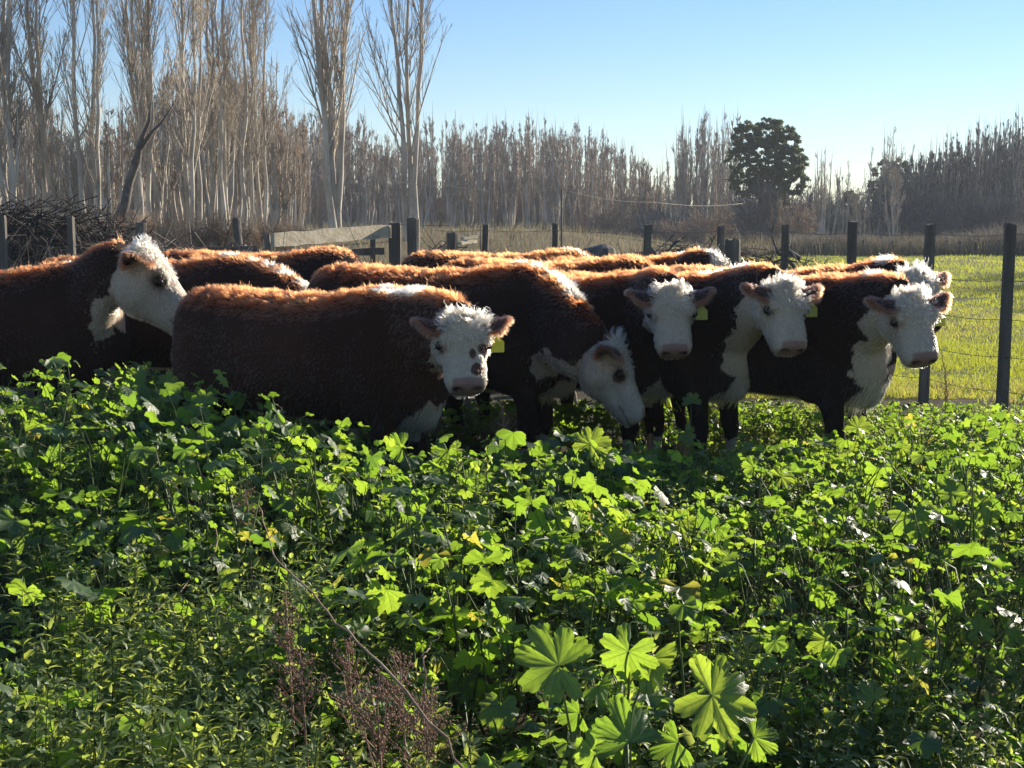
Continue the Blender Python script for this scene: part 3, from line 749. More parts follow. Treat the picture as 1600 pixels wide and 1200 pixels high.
m_, nt_, b_ = new_mat('cow_eye'); b_.inputs['Base Color'].default_value = (.012, .008, .006, 1); b_.inputs['Roughness'].default_value = .22; b_.inputs['Specular IOR Level'].default_value = .3
M_EYE = m_
m_, nt_, b_ = new_mat('yellow_plastic'); g_ = nd(nt_, 'ShaderNodeNewGeometry')
L(nt_, ramp(nt_, noise(nt_, g_.outputs['Position'], 40, 4), [(.3, (.40, .42, .08)), (.7, (.52, .53, .12))]), b_.inputs['Base Color']); b_.inputs['Roughness'].default_value = .45
t_ = nd(nt_, 'ShaderNodeBsdfTranslucent'); t_.inputs['Color'].default_value = (.6, .62, .05, 1); x_ = nd(nt_, 'ShaderNodeMixShader'); x_.inputs[0].default_value = .35
L(nt_, b_.outputs[0], x_.inputs[1]); L(nt_, t_.outputs[0], x_.inputs[2]); L(nt_, x_.outputs[0], nt_.nodes['Material Output'].inputs['Surface'])
M_TAG = m_
m_, nt_, b_ = new_mat('tag_print'); b_.inputs['Base Color'].default_value = (.2, .23, .05, 1); b_.inputs['Roughness'].default_value = .6
M_TAGP = m_

def loft(C, S, U, hw, ht, hb, p=.85, n=20):
    """closed tube through centres C with side vectors S, up vectors U, half width, height above and below"""
    a = np.arange(n) / n * 2 * np.pi; m = len(C)
    ca = np.sign(np.cos(a)) * np.abs(np.cos(a)) ** p; sa = np.sign(np.sin(a)) * np.abs(np.sin(a)) ** p
    h = np.where(sa[None] > 0, np.asarray(ht)[:, None], np.asarray(hb)[:, None]) * sa[None]
    V = np.asarray(C)[:, None] + np.asarray(S)[:, None] * (np.asarray(hw)[:, None] * ca[None])[..., None] + np.asarray(U)[:, None] * h[..., None]
    V = V.reshape(-1, 3); k = np.arange(n); k2 = (k + 1) % n
    Q = np.concatenate([np.stack([i * n + k, i * n + k2, (i + 1) * n + k2, (i + 1) * n + k], 1) for i in range(m - 1)])
    V = np.vstack([V, C[0], C[-1]]); e = m * n
    T = np.vstack([np.stack([np.full(n, e), k2, k], 1), np.stack([np.full(n, e + 1), (m - 1) * n + k, (m - 1) * n + k2], 1)])
    return V, Q, T

def resample(tab, n):
    tab = np.asarray(tab, float); t = np.linspace(0, 1, len(tab)); u = np.linspace(0, 1, n)
    # smooth catmull-rom through the table rows
    f = u * (len(tab) - 1); i = np.clip(f.astype(int), 0, len(tab) - 2); w = (f - i)[:, None]
    g = lambda k: tab[np.clip(k, 0, len(tab) - 1)]
    p0, p1, p2, p3 = g(i - 1), g(i), g(i + 1), g(i + 2)
    return .5 * (2 * p1 + (p2 - p0) * w + (2 * p0 - 5 * p1 + 4 * p2 - p3) * w ** 2 + (3 * p1 - p0 - 3 * p2 + p3) * w ** 3)

BODY = [(-.80, .93, .07, .06), (-.775, .905, .15, .13), (-.70, .875, .23, .21), (-.58, .845, .275, .26), (-.45, .82, .292, .285), (-.30, .808, .295, .305), (-.10, .797, .297, .32), (.10, .795, .305, .31),
        (.28, .81, .325, .275), (.42, .80, .335, .235), (.53, .785, .30, .19), (.62, .77, .22, .14), (.67, .755, .12, .08)]
HEAD = [  # x, top, bottom, half width
        (-.055, .03, -.10, .055), (-.03, .062, -.15, .088), (.02, .075, -.185, .108), (.08, .078, -.215, .118), (.14, .070, -.222, .116), (.19, .058, -.205, .100), (.245, .046, -.176, .094),
        (.30, .040, -.158, .097), (.35, .036, -.144, .093), (.39, .030, -.132, .092), (.425, .018, -.118, .086), (.447, -.004, -.102, .070), (.456, -.03, -.07, .03)]

def ell(c, r, n=10):
    u = np.linspace(0, np.pi, n); C = np.stack([np.full(n, c[0]) - np.cos(u) * r[0], np.full(n, c[1]), np.full(n, c[2])], -1)
    s = np.maximum(np.sin(u), .02)
    return loft(C, np.tile([0, 1, 0], (n, 1)), np.tile([0, 0, 1], (n, 1)), r[1] * s, r[2] * s, r[2] * s, 1, 14)

def bez(p0, p1, p2, p3, t):
    t = t[:, None]; return (1 - t) ** 3 * p0 + 3 * (1 - t) ** 2 * t * p1 + 3 * (1 - t) * t * t * p2 + t ** 3 * p3

def leg_rings(tab):
    t = resample(tab, 22)
    C = t[:, :3]; n = len(C)
    return loft(C, np.tile([0, 1, 0], (n, 1)), np.tile([1, 0, 0], (n, 1)), t[:, 3] * .86, t[:, 3] * 1.06, t[:, 3] * 1.06, 1, 12)

def cow(origin, yaw, scale, head_at, head_dir, label, voxel=.012, dark=.5, patches=(), fur=1.0, tag_on=(1,), crest=(.1, .75), see_head=True, lit=1.0, roll=0, ear_droop=7, seed=0, throat=.5, crest_w=.05, hs=(.675, .96, .86), bib=.62, hcurl=1.0):
    rg = np.random.default_rng(500 + seed); hs = np.array(hs)
    root = link('cow', None, None, origin, (0, 0, R(yaw)), label, 'cow', 'red and white cattle of the herd')
    root.scale = (scale,) * 3
    MW = Matrix.Translation(origin) @ Matrix.Rotation(R(yaw), 4, 'Z') @ Matrix.Scale(scale, 4); MI = MW.inverted()
    # head frame in cow space
    J = np.array(MI @ Vector(head_at))
    hy, hp = R(head_dir[0]), R(head_dir[1])
    fx_ = Vector((math.cos(hp) * math.cos(hy), math.cos(hp) * math.sin(hy), -math.sin(hp)))
    sd = Vector((-math.sin(hy), math.cos(hy), 0)); up = fx_.cross(sd)
    if roll: q = Matrix.Rotation(R(roll), 3, fx_); sd = q @ sd; up = q @ up
    rot = MI.to_3x3().normalized()
    HX, HY, HZ = [np.array((rot @ v).normalized()) for v in (fx_, sd, up)]
    HM = np.stack([HX, HY, HZ], 1)                 # columns: head axes in cow space
    bag = Bag()
    t = resample(BODY, 44); n = len(t); lum = rg.normal(size=3) * .006
    C = np.stack([t[:, 0], 0 * t[:, 0], t[:, 1]], -1); Y_ = np.tile([0, 1, 0], (n, 1)); Z_ = np.tile([0, 0, 1], (n, 1))
    bag.add(*loft(C, Y_, Z_, t[:, 3], t[:, 2], t[:, 2], .93, 28))
    for s in (-1, 1):                                # shoulder, haunch, hip bone, ribs
        bag.add(*ell((.33, s * .15, .76), (.17, .125, .28)))
        bag.add(*ell((-.56, s * .14, .78), (.2, .135, .27)))
        bag.add(*ell((-.50, s * .17, 1.0), (.07, .06, .055)))
        w_ = rg.uniform(-.05, .05)
        bag.add(*leg_rings([(.36, s * .15, .72, .125), (.38, s * .155, .60, .095), (.41 + w_ * .3, s * .15, .50, .068), (.42 + w_ * .5, s * .145, .40, .052), (.425 + w_ * .6, s * .145, .33, .053), (.42 + w_, s * .145, .26, .036),
                            (.415 + w_, s * .145, .17, .033), (.42 + w_, s * .145, .105, .043), (.44 + w_, s * .145, .06, .042), (.45 + w_, s * .145, .03, .052), (.45 + w_, s * .145, .0, .055)]))
        bag.add(*leg_rings([(-.55, s * .16, .74, .155), (-.50, s * .165, .62, .125), (-.56, s * .16, .52, .085), (-.65, s * .155, .44, .056), (-.675, s * .155, .39, .05), (-.66, s * .155, .30, .037),
                            (-.64, s * .155, .19, .035), (-.63, s * .155, .11, .045), (-.61, s * .155, .06, .043), (-.60, s * .155, .03, .053), (-.60, s * .155, .0, .056)]))
    # tail
    tt = resample([(-.76, 0, 1.0, .045), (-.82, 0, .95, .03), (-.85, .01, .82, .022), (-.855, .02, .6, .018), (-.85, .02, .42, .03), (-.845, .02, .28, .012)], 18)
    bag.add(*loft(tt[:, :3], np.tile([0, 1, 0], (18, 1)), np.tile([1, 0, 0], (18, 1)), tt[:, 3], tt[:, 3], tt[:, 3], 1, 8))
    # brisket
    bag.add(*ell((.54, 0, .60), (.11, .085, .14)))
    # neck
    B0 = np.array([.28, 0, .86]); Jn = J - HX * .02 - HZ * .07
    L_ = np.linalg.norm(Jn - B0); B1 = B0 + np.array([.42, 0, .1]) * L_; B2 = Jn - unit(Jn - B0) * .30 * L_ - HX * .08
    tN = np.linspace(0, 1, 26); N_ = bez(B0, B1, B2, Jn, tN)
    T_ = unit(np.gradient(N_, axis=0)); upv = unit(np.array([0, 0, 1]) * (1 - tN[:, None] * .6) + HZ * .6 * tN[:, None] + np.array([1e-3, 0, 0]))
    S_ = unit(np.cross(upv, T_)); U_ = unit(np.cross(T_, S_))
    nh = np.interp(tN, [0, .3, .6, 1], [.27, .235, .185, .135]); nw = np.interp(tN, [0, .3, .6, 1], [.19, .155, .125, .095])
    bag.add(*loft(N_, S_, U_, nw, nh * .92, nh * 1.12, .9, 20))
    ridge = N_ + U_ * nh[:, None] * .92; under = N_ - U_ * nh[:, None] * 1.1
    # head
    hb = Bag(); t = resample(HEAD, 34); n = len(t); mid = (t[:, 1] + t[:, 2]) * .5 + .02
    hb.add(*loft(np.stack([t[:, 0], 0 * mid, mid], -1), np.tile([0, 1, 0], (n, 1)), np.tile([0, 0, 1], (n, 1)), t[:, 3], t[:, 1] - mid, mid - t[:, 2], .86, 26))
    for s in (-1, 1):
        hb.add(*ell((.125, s * .088, .032), (.06, .032, .030)))       # brow
        hb.add(*ell((.10, s * .07, -.12), (.09, .045, .075)))          # cheek
        hb.add(*ell((.150, s * .088, .0), (.042, .030, .036)))         # eye socket
        hb.add(*ell((.25, s * .058, .012), (.10, .022, .022)))         # side of the nose bone
        hb.add(*ell((.43, s * .038, -.012), (.022, .024, .022)))       # nostril rim
    hb.add(*ell((-.015, 0, .045), (.05, .06, .045)))                   # poll
    hb.add(*ell((.385, 0, -.10), (.06, .045, .028)))                   # chin
    for V in hb.V: bag.add((V * hs) @ HM.T + J, None, None)
    for q in hb.Q: bag.Q.append(q + (bag.n - hb.n))
    for q in hb.T: bag.T.append(q + (bag.n - hb.n))
    raw = np_mesh('raw', np.vstack(bag.V), np.vstack(bag.Q), np.vstack(bag.T))
    tmp = bpy.data.objects.new('tmp', raw); COL.objects.link(tmp)
    md = tmp.modifiers.new('r', 'REMESH'); md.mode = 'VOXEL'; md.voxel_size = voxel; md.use_smooth_shade = True
    dg = bpy.context.evaluated_depsgraph_get()
    ev = tmp.evaluated_get(dg).to_mesh(); nv = len(ev.vertices)
    V = np.empty(nv * 3, np.float32); ev.vertices.foreach_get('co', V); V = V.reshape(-1, 3).astype(float)
    ql = np.empty(len(ev.loops), np.int32); ev.loops.foreach_get('vertex_index', ql)
    E = np.empty(len(ev.edges) * 2, np.int32); ev.edges.foreach_get('vertices', E); E = E.reshape(-1, 2)
    Q = ql.reshape(-1, 4)
    tmp.evaluated_get(dg).to_mesh_clear(); bpy.data.objects.remove(tmp); bpy.data.meshes.remove(raw)
    hl = ((V - J) @ HM / hs)
    isH = sstep(-.06, .05, hl[:, 0]) * (np.abs(hl[:, 1]) < .17) * (hl[:, 2] > -.3) * (hl[:, 2] < .2) * (hl[:, 0] < .5)
    # smooth: body more than face
    deg = np.bincount(E.ravel(), minlength=nv)[:, None]
    for it in range(9):
        A = np.zeros_like(V); np.add.at(A, E[:, 0], V[E[:, 1]]); np.add.at(A, E[:, 1], V[E[:, 0]])
        k = (.6 if it < 2 else .6 * (1 - isH))
        V = V + (A / deg - V) * (np.asarray(k).reshape(-1, 1) if np.ndim(k) else k)
    # finer quads on the face
    if see_head:
        hl = ((V - J) @ HM / hs)
        inb = ((hl[Q][:, :, 0].mean(1) > -.02) & (np.abs(hl[Q][:, :, 1]).max(1) < .16) & (hl[Q][:, :, 2].min(1) > -.27) & (hl[Q][:, :, 2].max(1) < .16) & (hl[Q][:, :, 0].max(1) < .5))
        QH, QB = Q[inb], Q[~inb]
        ek = np.stack([QH, np.roll(QH, -1, 1)], -1); ek = np.sort(ek.reshape(-1, 2), 1); key = ek[:, 0].astype(np.int64) * nv + ek[:, 1]
        uq, inv = np.unique(key, return_inverse=True); ea, eb = uq // nv, uq % nv
        mid = (V[ea] + V[eb]) * .5; cen = V[QH].mean(1); nE = len(uq)
        V = np.vstack([V, mid, cen]); inv = inv.reshape(-1, 4) + nv; cI = nv + nE + np.arange(len(QH))
        sub = [np.stack([QH[:, i], inv[:, i], cI, inv[:, (i - 1) % 4]], 1) for i in range(4)]
        Q = np.vstack([QB] + sub)
    nv = len(V); hl = ((V - J) @ HM / hs)
    # vertex normals
    def vnorm(V):
        fn = np.cross(V[Q[:, 2]] - V[Q[:, 0]], V[Q[:, 3]] - V[Q[:, 1]]); N = np.zeros_like(V)
        for i in range(4): np.add.at(N, Q[:, i], fn)
        return unit(N), fn
    N, _ = vnorm(V)
    x, y, z = hl.T; inh = (x > -.05) & (x < .5) & (np.abs(y) < .17) & (z > -.3) & (z < .16)
    g = lambda cx, cy, cz, rx, ry, rz: np.exp(-(((x - cx) / rx) ** 2 + ((np.abs(y) - cy) / ry) ** 2 + ((z - cz) / rz) ** 2)) * inh
    disp = -.014 * g(.150, .108, .008, .028, .03, .018) - .026 * g(.445, .040, -.020, .018, .014, .012) - .008 * g(.43, .0, -.03, .02, .006, .03)
    disp += -.008 * np.exp(-((z + .083 - .02 * (x - .4)) / .006) ** 2) * (x > .31) * inh - .010 * g(.26, .075, -.07, .07, .03, .03)
    V = V + N * disp[:, None]; hl = ((V - J) @ HM / hs); N, fn = vnorm(V)
    # --- colours in cow space (base colours of the coat)
    red = np.array([.038, .016, .010]) * (1 - dark) + np.array([.012, .008, .007]) * dark + lum * .05
    red = np.maximum(red, .006)
    white = np.array([.42, .35, .27]); bx, by, bz = V.T
    nz = vnoise(V, .11, 3 + seed) * .6 + vnoise(V, .035, 9 + seed) * .4
    dr = np.linalg.norm(V[:, None, :] - ridge[None, ::2], axis=2); ir = dr.argmin(1); dmin = dr.min(1); tr = tN[::2][ir]
    du = np.linalg.norm(V[:, None, :] - under[None, ::2], axis=2); iu = du.argmin(1); dumin = du.min(1); tu = tN[::2][iu]
    bibm = min(1.0, max(0.0, (.32 - throat) / .08))
    def white_mask(x, y, z, bx, by, bz, dmin, tr, dumin, tu, nz):
        inh = (x > -.075) & (x < .5) & (np.abs(y) < .19) & (z > -.32) & (z < .2)
        w = inh & (x + .03 * nz > -.062 + .5 * np.clip(-z - .03, 0, .2) * (1 - bibm)) 
        w |= (dmin < crest_w + .035 * nz) & (tr > crest[0]) & (tr < crest[1]) & ~inh
        w |= (dumin < .06 + .05 * bibm + .065 * nz) & (tu > throat)
        w |= (bz + .05 * nz < bib) & (bx > .40) & (np.abs(by) < .105 + .03 * nz) & (bz > .40)          # brisket
        w |= (bz + .03 * nz < .535) & (bx > -.5) & (bx < .38) & (np.abs(by) < .13)
        w |= bz + .05 * nz < .24
        return w.astype(float)
    W = white_mask(*hl.T, bx, by, bz, dmin, tr, dumin, tu, nz)
    shade = 1 + .35 * vnoise(V, .22, 21 + seed)[:, None]
    colr = red * shade * (1 - W[:, None]) + white * W[:, None]
    x, y, z = hl.T
    def put(mask, c): 
        nonlocal colr
        colr = colr * (1 - mask[:, None]) + np.array(c) * mask[:, None]
    nose = sstep(.395, .412, x + .5 * np.clip(z, -.05, .02)) * sstep(-.074, -.062, z + .25 * np.abs(y)) * sstep(.072, .06, np.abs(y)) * (x < .5) * inh
    put(nose * .95, (.25, .15, .13)); 
    put(np.clip(g(.448, .044, -.020, .028, .018, .014) * 2.2, 0, 1), (.012, .009, .009))
    put(np.clip(np.exp(-((z + .085 - .02 * (x - .4)) / .0045) ** 2) * (x > .315) * inh, 0, 1) * .85, (.06, .035, .03))
    put(np.clip(g(.150, .110, .004, .038, .035, .026) * 2.2, 0, 1) * .96, (.035, .022, .018))
    put(np.clip(g(.15, .105, .0, .055, .05, .042) * 1.2, 0, 1) * .55, (.22, .14, .10)); put(np.clip(.5 * vnoise(V, .05, 91) - .1, 0, 1) * inh, (.26, .2, .14))
    patch_f = []
    for (cx, cy_, cz, rx, ry, rz) in patches:
        e = ((x - cx) / rx) ** 2 + ((y - cy_) / ry) ** 2 + ((z - cz) / rz) ** 2 + 1.3 * nz
        put((e < 1) * inh * .96, (.07, .035, .022)); patch_f.append((cx, cy_, cz, rx, ry, rz))
    hoof = (bz < .055); put(hoof * 1., (.03, .027, .025))
    alpha = nose * .9
    me = np_mesh('body', V, Q, attrs={'col': ('FLOAT_COLOR', np.concatenate([colr, alpha[:, None]], 1))}, smooth=True, mat=M_HIDE)
    body = link('body', me, root)
    HMw = Matrix([list(HX), list(HY), list(HZ)]).transposed()
    head_m = Matrix.Translation(J.tolist()) @ HMw.to_4x4()
    # eyes
    if see_head:
        for s in (-1, 1):
            c = np.array([.150, s * .109, .004]); u = np.linspace(0, np.pi, 9); eb_ = Bag()
            eb_.add(*ell(c, (.028, .021, .022), 11)); em = np_mesh('eye', (np.vstack(eb_.V) * hs) @ HM.T + J, np.vstack(eb_.Q), np.vstack(eb_.T), smooth=True, mat=M_EYE)
            link('eye', em, root)
    # --- hair
    area = np.linalg.norm(fn, axis=1) * .5; fc = V[Q].mean(1); fN = unit(fn)
    Rw = np.array(MW.to_3x3().normalized()); wn_ = fN @ Rw.T; wp = fc @ (Rw.T * scale) + np.array(origin)
    cv = unit(np.array([0, 0, CAM_H]) - wp); facing = (wn_ * cv).sum(1)
    fh = ((fc - J) @ HM / hs); fhx, fhy, fhz = fh.T
    onH = (fhx > -.04) & (fhx < .47) & (np.abs(fhy) < .15) & (fhz > -.28) & (fhz < .12)
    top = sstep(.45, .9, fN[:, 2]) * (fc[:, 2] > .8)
    bare = ((fhx > .385) & onH & (fhz > -.078)) | (fc[:, 2] < .06)
    vis = sstep(-.55, -.05, facing) * .93 + .07
    wgt = area * vis * (1 + 4.0 * top) * np.where(onH, 3.2 if see_head else 1.0, 1) * (fc[:, 2] > .3) * ~bare * np.where(fc[:, 2] < .5, .6, 1)
    nh_ = int(21000 * fur); pick = rg.choice(len(Q), nh_, p=wgt / wgt.sum())
    uv = rg.uniform(0, 1, (nh_, 2, 1)); a = V[Q[pick, 0]]; b = V[Q[pick, 1]]; c_ = V[Q[pick, 2]]; d_ = V[Q[pick, 3]]
    root_p = (a * (1 - uv[:, 0]) + b * uv[:, 0]) * (1 - uv[:, 1]) + (d_ * (1 - uv[:, 0]) + c_ * uv[:, 0]) * uv[:, 1]
    nn = fN[pick]; hp_ = ((root_p - J) @ HM / hs); hx, hy_, hz = hp_.T; oh = onH[pick]; tp = top[pick]
    # comb direction
    comb = np.tile([-.6, 0, -.8], (nh_, 1)); 
    cen_ = np.array([.10, 0, .09]); whorl = (hp_ - cen_); whorl[:, 2] *= .3
    whorl_d = unit(whorl + .35 * np.cross(whorl, np.array([0, 0, 1.0])))
    fore = sstep(.23, .11, hx) * sstep(-.13, -.01, hz) * oh
    fcomb = unit(whorl_d * fore[:, None] + np.array([.8, 0, -.45]) * (1 - fore[:, None])) @ HM.T
    comb = np.where(oh[:, None], fcomb, comb)
    tuft = np.stack([vnoise(root_p, .045, 31 + k) for k in range(3)], 1) * .75 + np.stack([vnoise(root_p, .018, 41 + k) for k in range(3)], 1) * .45
    lift = np.where(oh, .3 + .28 * fore, .25 + .62 * tp)
    d = unit(comb * (1 - .45 * tp)[:, None] + nn * lift[:, None] * 1.1 + tuft * np.where(oh, .35 + .5 * fore, .35 + .3 * tp)[:, None] + rg.normal(size=(nh_, 3)) * .12)
    pollz = sstep(.09, .0, hx) * sstep(-.05, .04, hz) * oh
    brk = (root_p[:, 0] > .42) & (root_p[:, 2] < .62) & ~oh
    ln = np.where(oh, .010 + .017 * fore + .016 * pollz, .012 + .016 * tp + .024 * brk)
    ln = ln * (1 + .45 * vnoise(root_p, .05, 55)) * rg.uniform(.7, 1.25, nh_) / scale
    ln = np.where(rg.uniform(0, 1, nh_) < .03 * tp, ln * 1.6, ln)
    K = 6; tt = np.linspace(0, 1, K)
    curl = (.0002 + .0014 * oh + .0055 * fore + .006 * pollz)[:, None] * hcurl; ph = vnoise(root_p, .03, 77)[:, None] * 6.28 + rg.uniform(-.5, .5, (nh_, 1))
    e1 = unit(np.cross(d, nn + 1e-4)); e2 = np.cross(d, e1)
    grav = np.where(oh, 0, .25)[:, None, None] * np.array([0, 0, -1.0])
    fr_ = (5.0 + 0 * ph)
    off = np.sin(ph + tt[None] * fr_)[..., None] * e1[:, None] + np.cos(ph + tt[None] * fr_)[..., None] * e2[:, None] - (np.sin(ph)[..., None] * e1[:, None] + np.cos(ph)[..., None] * e2[:, None])
    pts = root_p[:, None] + d[:, None] * (ln[:, None] * tt[None])[..., None] + off * (curl * tt[None] ** .7)[..., None] + grav * (ln[:, None] * tt[None] ** 2)[..., None] * .5
    # tufts: every hair leans towards the one its patch shares
    for cs, amt, msk in ((.017, .45, ~oh), (.017, .8, oh)):
        qn = root_p / cs + tuft * .5; cid = np.floor(qn).astype(np.int64); key = (((cid[:, 0] + 2048) * 4096 + cid[:, 1] + 2048) * 4096 + cid[:, 2] + 2048) * 2 + oh
        _, fi_, iv_ = np.unique(key, return_index=True, return_inverse=True); gi = fi_[iv_.ravel()]
        gp = pts[gi] - root_p[gi][:, None]; sc_ = (ln / ln[gi])[:, None, None]; tgt = root_p[gi][:, None] + gp * sc_
        amt_ = amt * np.where(oh, .35 + .65 * np.maximum(fore, pollz), 1)
        wgt_ = (np.where(msk, amt_, 0)[:, None] * tt[None] ** .7)[..., None]; pts = pts * (1 - wgt_) + tgt * wgt_
    # colours of the hair
    drr = np.linalg.norm(root_p[:, None, :] - ridge[None, ::3], axis=2); duu = np.linalg.norm(root_p[:, None, :] - under[None, ::3], axis=2)
    nz2 = vnoise(root_p, .11, 3 + seed) * .6 + vnoise(root_p, .035, 9 + seed) * .4
    nz2 = nz2 + rg.normal(size=len(nz2)) * .28
    w = white_mask(*hp_.T, *root_p.T, drr.min(1), tN[::3][drr.argmin(1)], duu.min(1), tN[::3][duu.argmin(1)], nz2)[:, None]
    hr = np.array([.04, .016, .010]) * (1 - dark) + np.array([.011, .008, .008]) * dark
    hr_sunlit = np.array([.27, .040, .009]) * (1 - .35 * dark)  # sunlit rim painted into the back hair, against shade-dark flanks
    hcol = hr * (1 - tp[:, None] * lit) + hr_sunlit * tp[:, None] * lit
    hcol = hcol * rg.uniform(.7, 1.25, (nh_, 1)) * (1 + .3 * vnoise(root_p, .2, 61)[:, None])
    ch_ = hash3(*np.floor(root_p / .017 + tuft * .5).astype(np.int64).T, 5)[:, None]
    hw_ = np.array([.70, .57, .41]) * rg.uniform(.9, 1.06, (nh_, 1)) * (1 - .62 * ch_ * (oh * (.25 + .75 * np.maximum(fore, pollz)))[:, None])  # some clumps painted darker, standing in for self-shadow between the locks
    hcol = hcol * (1 - w) + hw_ * w
    er = np.exp(-(((hx - .15) / .045) ** 2 + ((np.abs(hy_) - .105) / .05) ** 2 + ((hz - .0) / .036) ** 2)) * oh
    hcol = hcol * (1 - .6 * er[:, None]) + np.array([.2, .11, .07]) * .6 * er[:, None]
    for (cx, cy_, cz, rx, ry, rz) in patch_f:
        e = ((hx - cx) / rx) ** 2 + ((hy_ - cy_) / ry) ** 2 + ((hz - cz) / rz) ** 2 + 1.3 * nz2
        hcol = np.where((e < 1)[:, None], np.array([.10, .045, .028]), hcol)
    eyer = (((hx - .15) / .042) ** 2 + ((np.abs(hy_) - .112) / .04) ** 2 + ((hz - .004) / .029) ** 2 < 1) & oh
    keep = ~eyer
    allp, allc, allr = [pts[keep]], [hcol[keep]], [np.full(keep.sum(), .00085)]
    # --- ears (with rim hair) and tag
    for s in (-1, 1):
        m = 13; q = 11; u = np.linspace(0, 1, m); v = np.linspace(-1, 1, q)
        wv_ = .052 * np.sin(np.pi * np.clip(u * .93 + .05, 0, 1) ** .75) ** .75 + .004
        lx = .136 * u
        dr_ = R(-8 - ear_droop)
        Uu, Vv = np.meshgrid(u, v, indexing='ij'); W2 = wv_[:, None] * Vv
        cup = .040 * (Vv ** 2) * np.sin(np.pi * np.clip(Uu + .12, 0, 1)) ** .7
        ex = .0 + cup + .012 * Uu      # forward (head x... face side)
        ey = lx[:, None] + 0 * Vv; ez = W2
        # ear plane: length outwards, opening towards the face side, one edge up
        pl = np.stack([ex, ey, ez], -1).reshape(-1, 3)
        ca, sa = math.cos(dr_), math.sin(dr_)
        pl = np.stack([pl[:, 0], pl[:, 1] * ca - pl[:, 2] * sa * 0, pl[:, 2] + pl[:, 1] * sa], -1)
        bk = R(14); pl = np.stack([pl[:, 0] * math.cos(bk) - pl[:, 1] * math.sin(bk), pl[:, 1] * math.cos(bk) + pl[:, 0] * math.sin(bk), pl[:, 2]], -1)
        # tilt so the opening looks between the face side and up
        tl = R(-35); pl = np.stack([pl[:, 0] * math.cos(tl) - pl[:, 2] * math.sin(tl), pl[:, 1], pl[:, 0] * math.sin(tl) + pl[:, 2] * math.cos(tl)], -1)
        base = np.array([.012, .085, .028]); pl = pl + base; back = pl.copy()
        nE_ = np.cross(np.array([0, 1, 0]), np.array([0, 0, 1.0])); fw = np.array([math.cos(tl), 0, math.sin(tl)])
        back = back - fw * .010
        allv = np.vstack([pl, back]); allv[:, 1] *= s
        i = np.arange(m - 1)[:, None] * q + np.arange(q - 1)[None]; qq = np.stack([i, i + 1, i + q + 1, i + q], -1).reshape(-1, 4); nn_ = m * q
        b2 = np.stack([i, i + q, i + q + 1, i + 1], -1).reshape(-1, 4) + nn_
        rim = [r * q for r in range(m)] + [(m - 1) * q + c for c in range(1, q)] + [r * q + q - 1 for r in range(m - 2, -1, -1)]
        rq = [(rim[k], rim[k + 1], rim[k + 1] + nn_, rim[k] + nn_) for k in range(len(rim) - 1)]
        ev_ = (allv * hs.mean()*1.03 + (0, (hs[1] - hs.mean()) * .085 * s, 0)) @ HM.T + J
        edge = np.tile(np.maximum(np.abs(Vv), Uu ** 2).reshape(-1), 2)[:, None]
        ecol = np.array([.05, .026, .02]) * (1 - edge) + np.maximum(red * 1.3, .02) * edge
        link('ear', np_mesh('ear', ev_, np.vstack([qq, b2, np.array(rq)]), attrs={'col': ('FLOAT_COLOR', np.concatenate([ecol, 0 * edge], 1))}, smooth=True, mat=M_HIDE), root) if see_head else None
        if not see_head: continue
        ear_o = [c for c in root.children][-1]
        # hair on the ear: rim fringe and inside
        ne = 1500; kk = rg.integers(0, len(rim), ne); rp = ev_[np.array(rim)[kk]] + rg.normal(size=(ne, 3)) * .004
        ii = rg.integers(0, nn_, ne // 2); rp2 = ev_[ii] + rg.normal(size=(ne // 2, 3)) * .004; rp3 = ev_[rg.integers(nn_, 2 * nn_, ne // 2)] + rg.normal(size=(ne // 2, 3)) * .004
        cen3 = ev_[[(m // 2) * q + q // 2]]
        outv = unit(rp - cen3); odir = HY * s
        dd = np.vstack([unit(outv * .8 + odir * .6 + rg.normal(size=(ne, 3)) * .3), unit(odir * .8 + (HM @ fw) * .2 + rg.normal(size=(ne // 2, 3)) * .3), unit(odir - (HM @ fw) * .3 + rg.normal(size=(ne // 2, 3)) * .25)])
        rpp = np.vstack([rp, rp2, rp3]); le = rg.uniform(.012, .032, len(rpp)) * np.r_[np.ones(ne), np.full(ne // 2, .8), np.full(ne // 2, .5)]
        ep = rpp[:, None] + dd[:, None] * (le[:, None] * tt[None])[..., None] + np.array([0, 0, -1.0]) * (.3 * le[:, None] * tt[None] ** 2)[..., None]
        allp.append(ep); allr.append(np.full(len(rpp), .0008))
        allc.append(np.vstack([np.array([.30, .085, .035]) * rg.uniform(.6, 1.2, (ne, 1)), np.array([.06, .03, .022]) * rg.uniform(.6, 1.3, (ne // 2, 1)), np.array([.06, .025, .018]) * rg.uniform(.6, 1.3, (ne // 2, 1))]))
        if s in tag_on:
            # flag shaped tag: square body, neck tapering up to a round stud; hangs straight down from the ear
            cpt = ev_[[(m * 6 // 10) * q + q // 2]][0] + HX * .045 + np.array([0, 0, -.020]) + HY * s * .0
            zc = rot @ Vector((0, 0, 1)); zc = np.array(zc); fwv = HX * .75 - zc * 0 + (HM @ fw) * .3; fwv = unit(fwv - (fwv @ zc) * zc); sx = np.cross(zc, fwv)
            out2 = [(-.029, -.075), (.029, -.075), (.031, -.072), (.031, -.030), (.026, -.025), (.011, -.012), (.009, .006), (-.009, .006), (-.011, -.012), (-.026, -.025), (-.031, -.030), (-.031, -.072)]
            k = len(out2); tv = [cpt + sx * a_ * .95 + zc * b_ + fwv * .001 for a_, b_ in out2] + [cpt + sx * a_ * .95 + zc * b_ - fwv * .0015 for a_, b_ in out2]
            tv = np.array(tv); cA = tv[:k].mean(0); cB = tv[k:].mean(0); tv = np.vstack([tv, cA, cB]); j = np.arange(k); j2 = (j + 1) % k
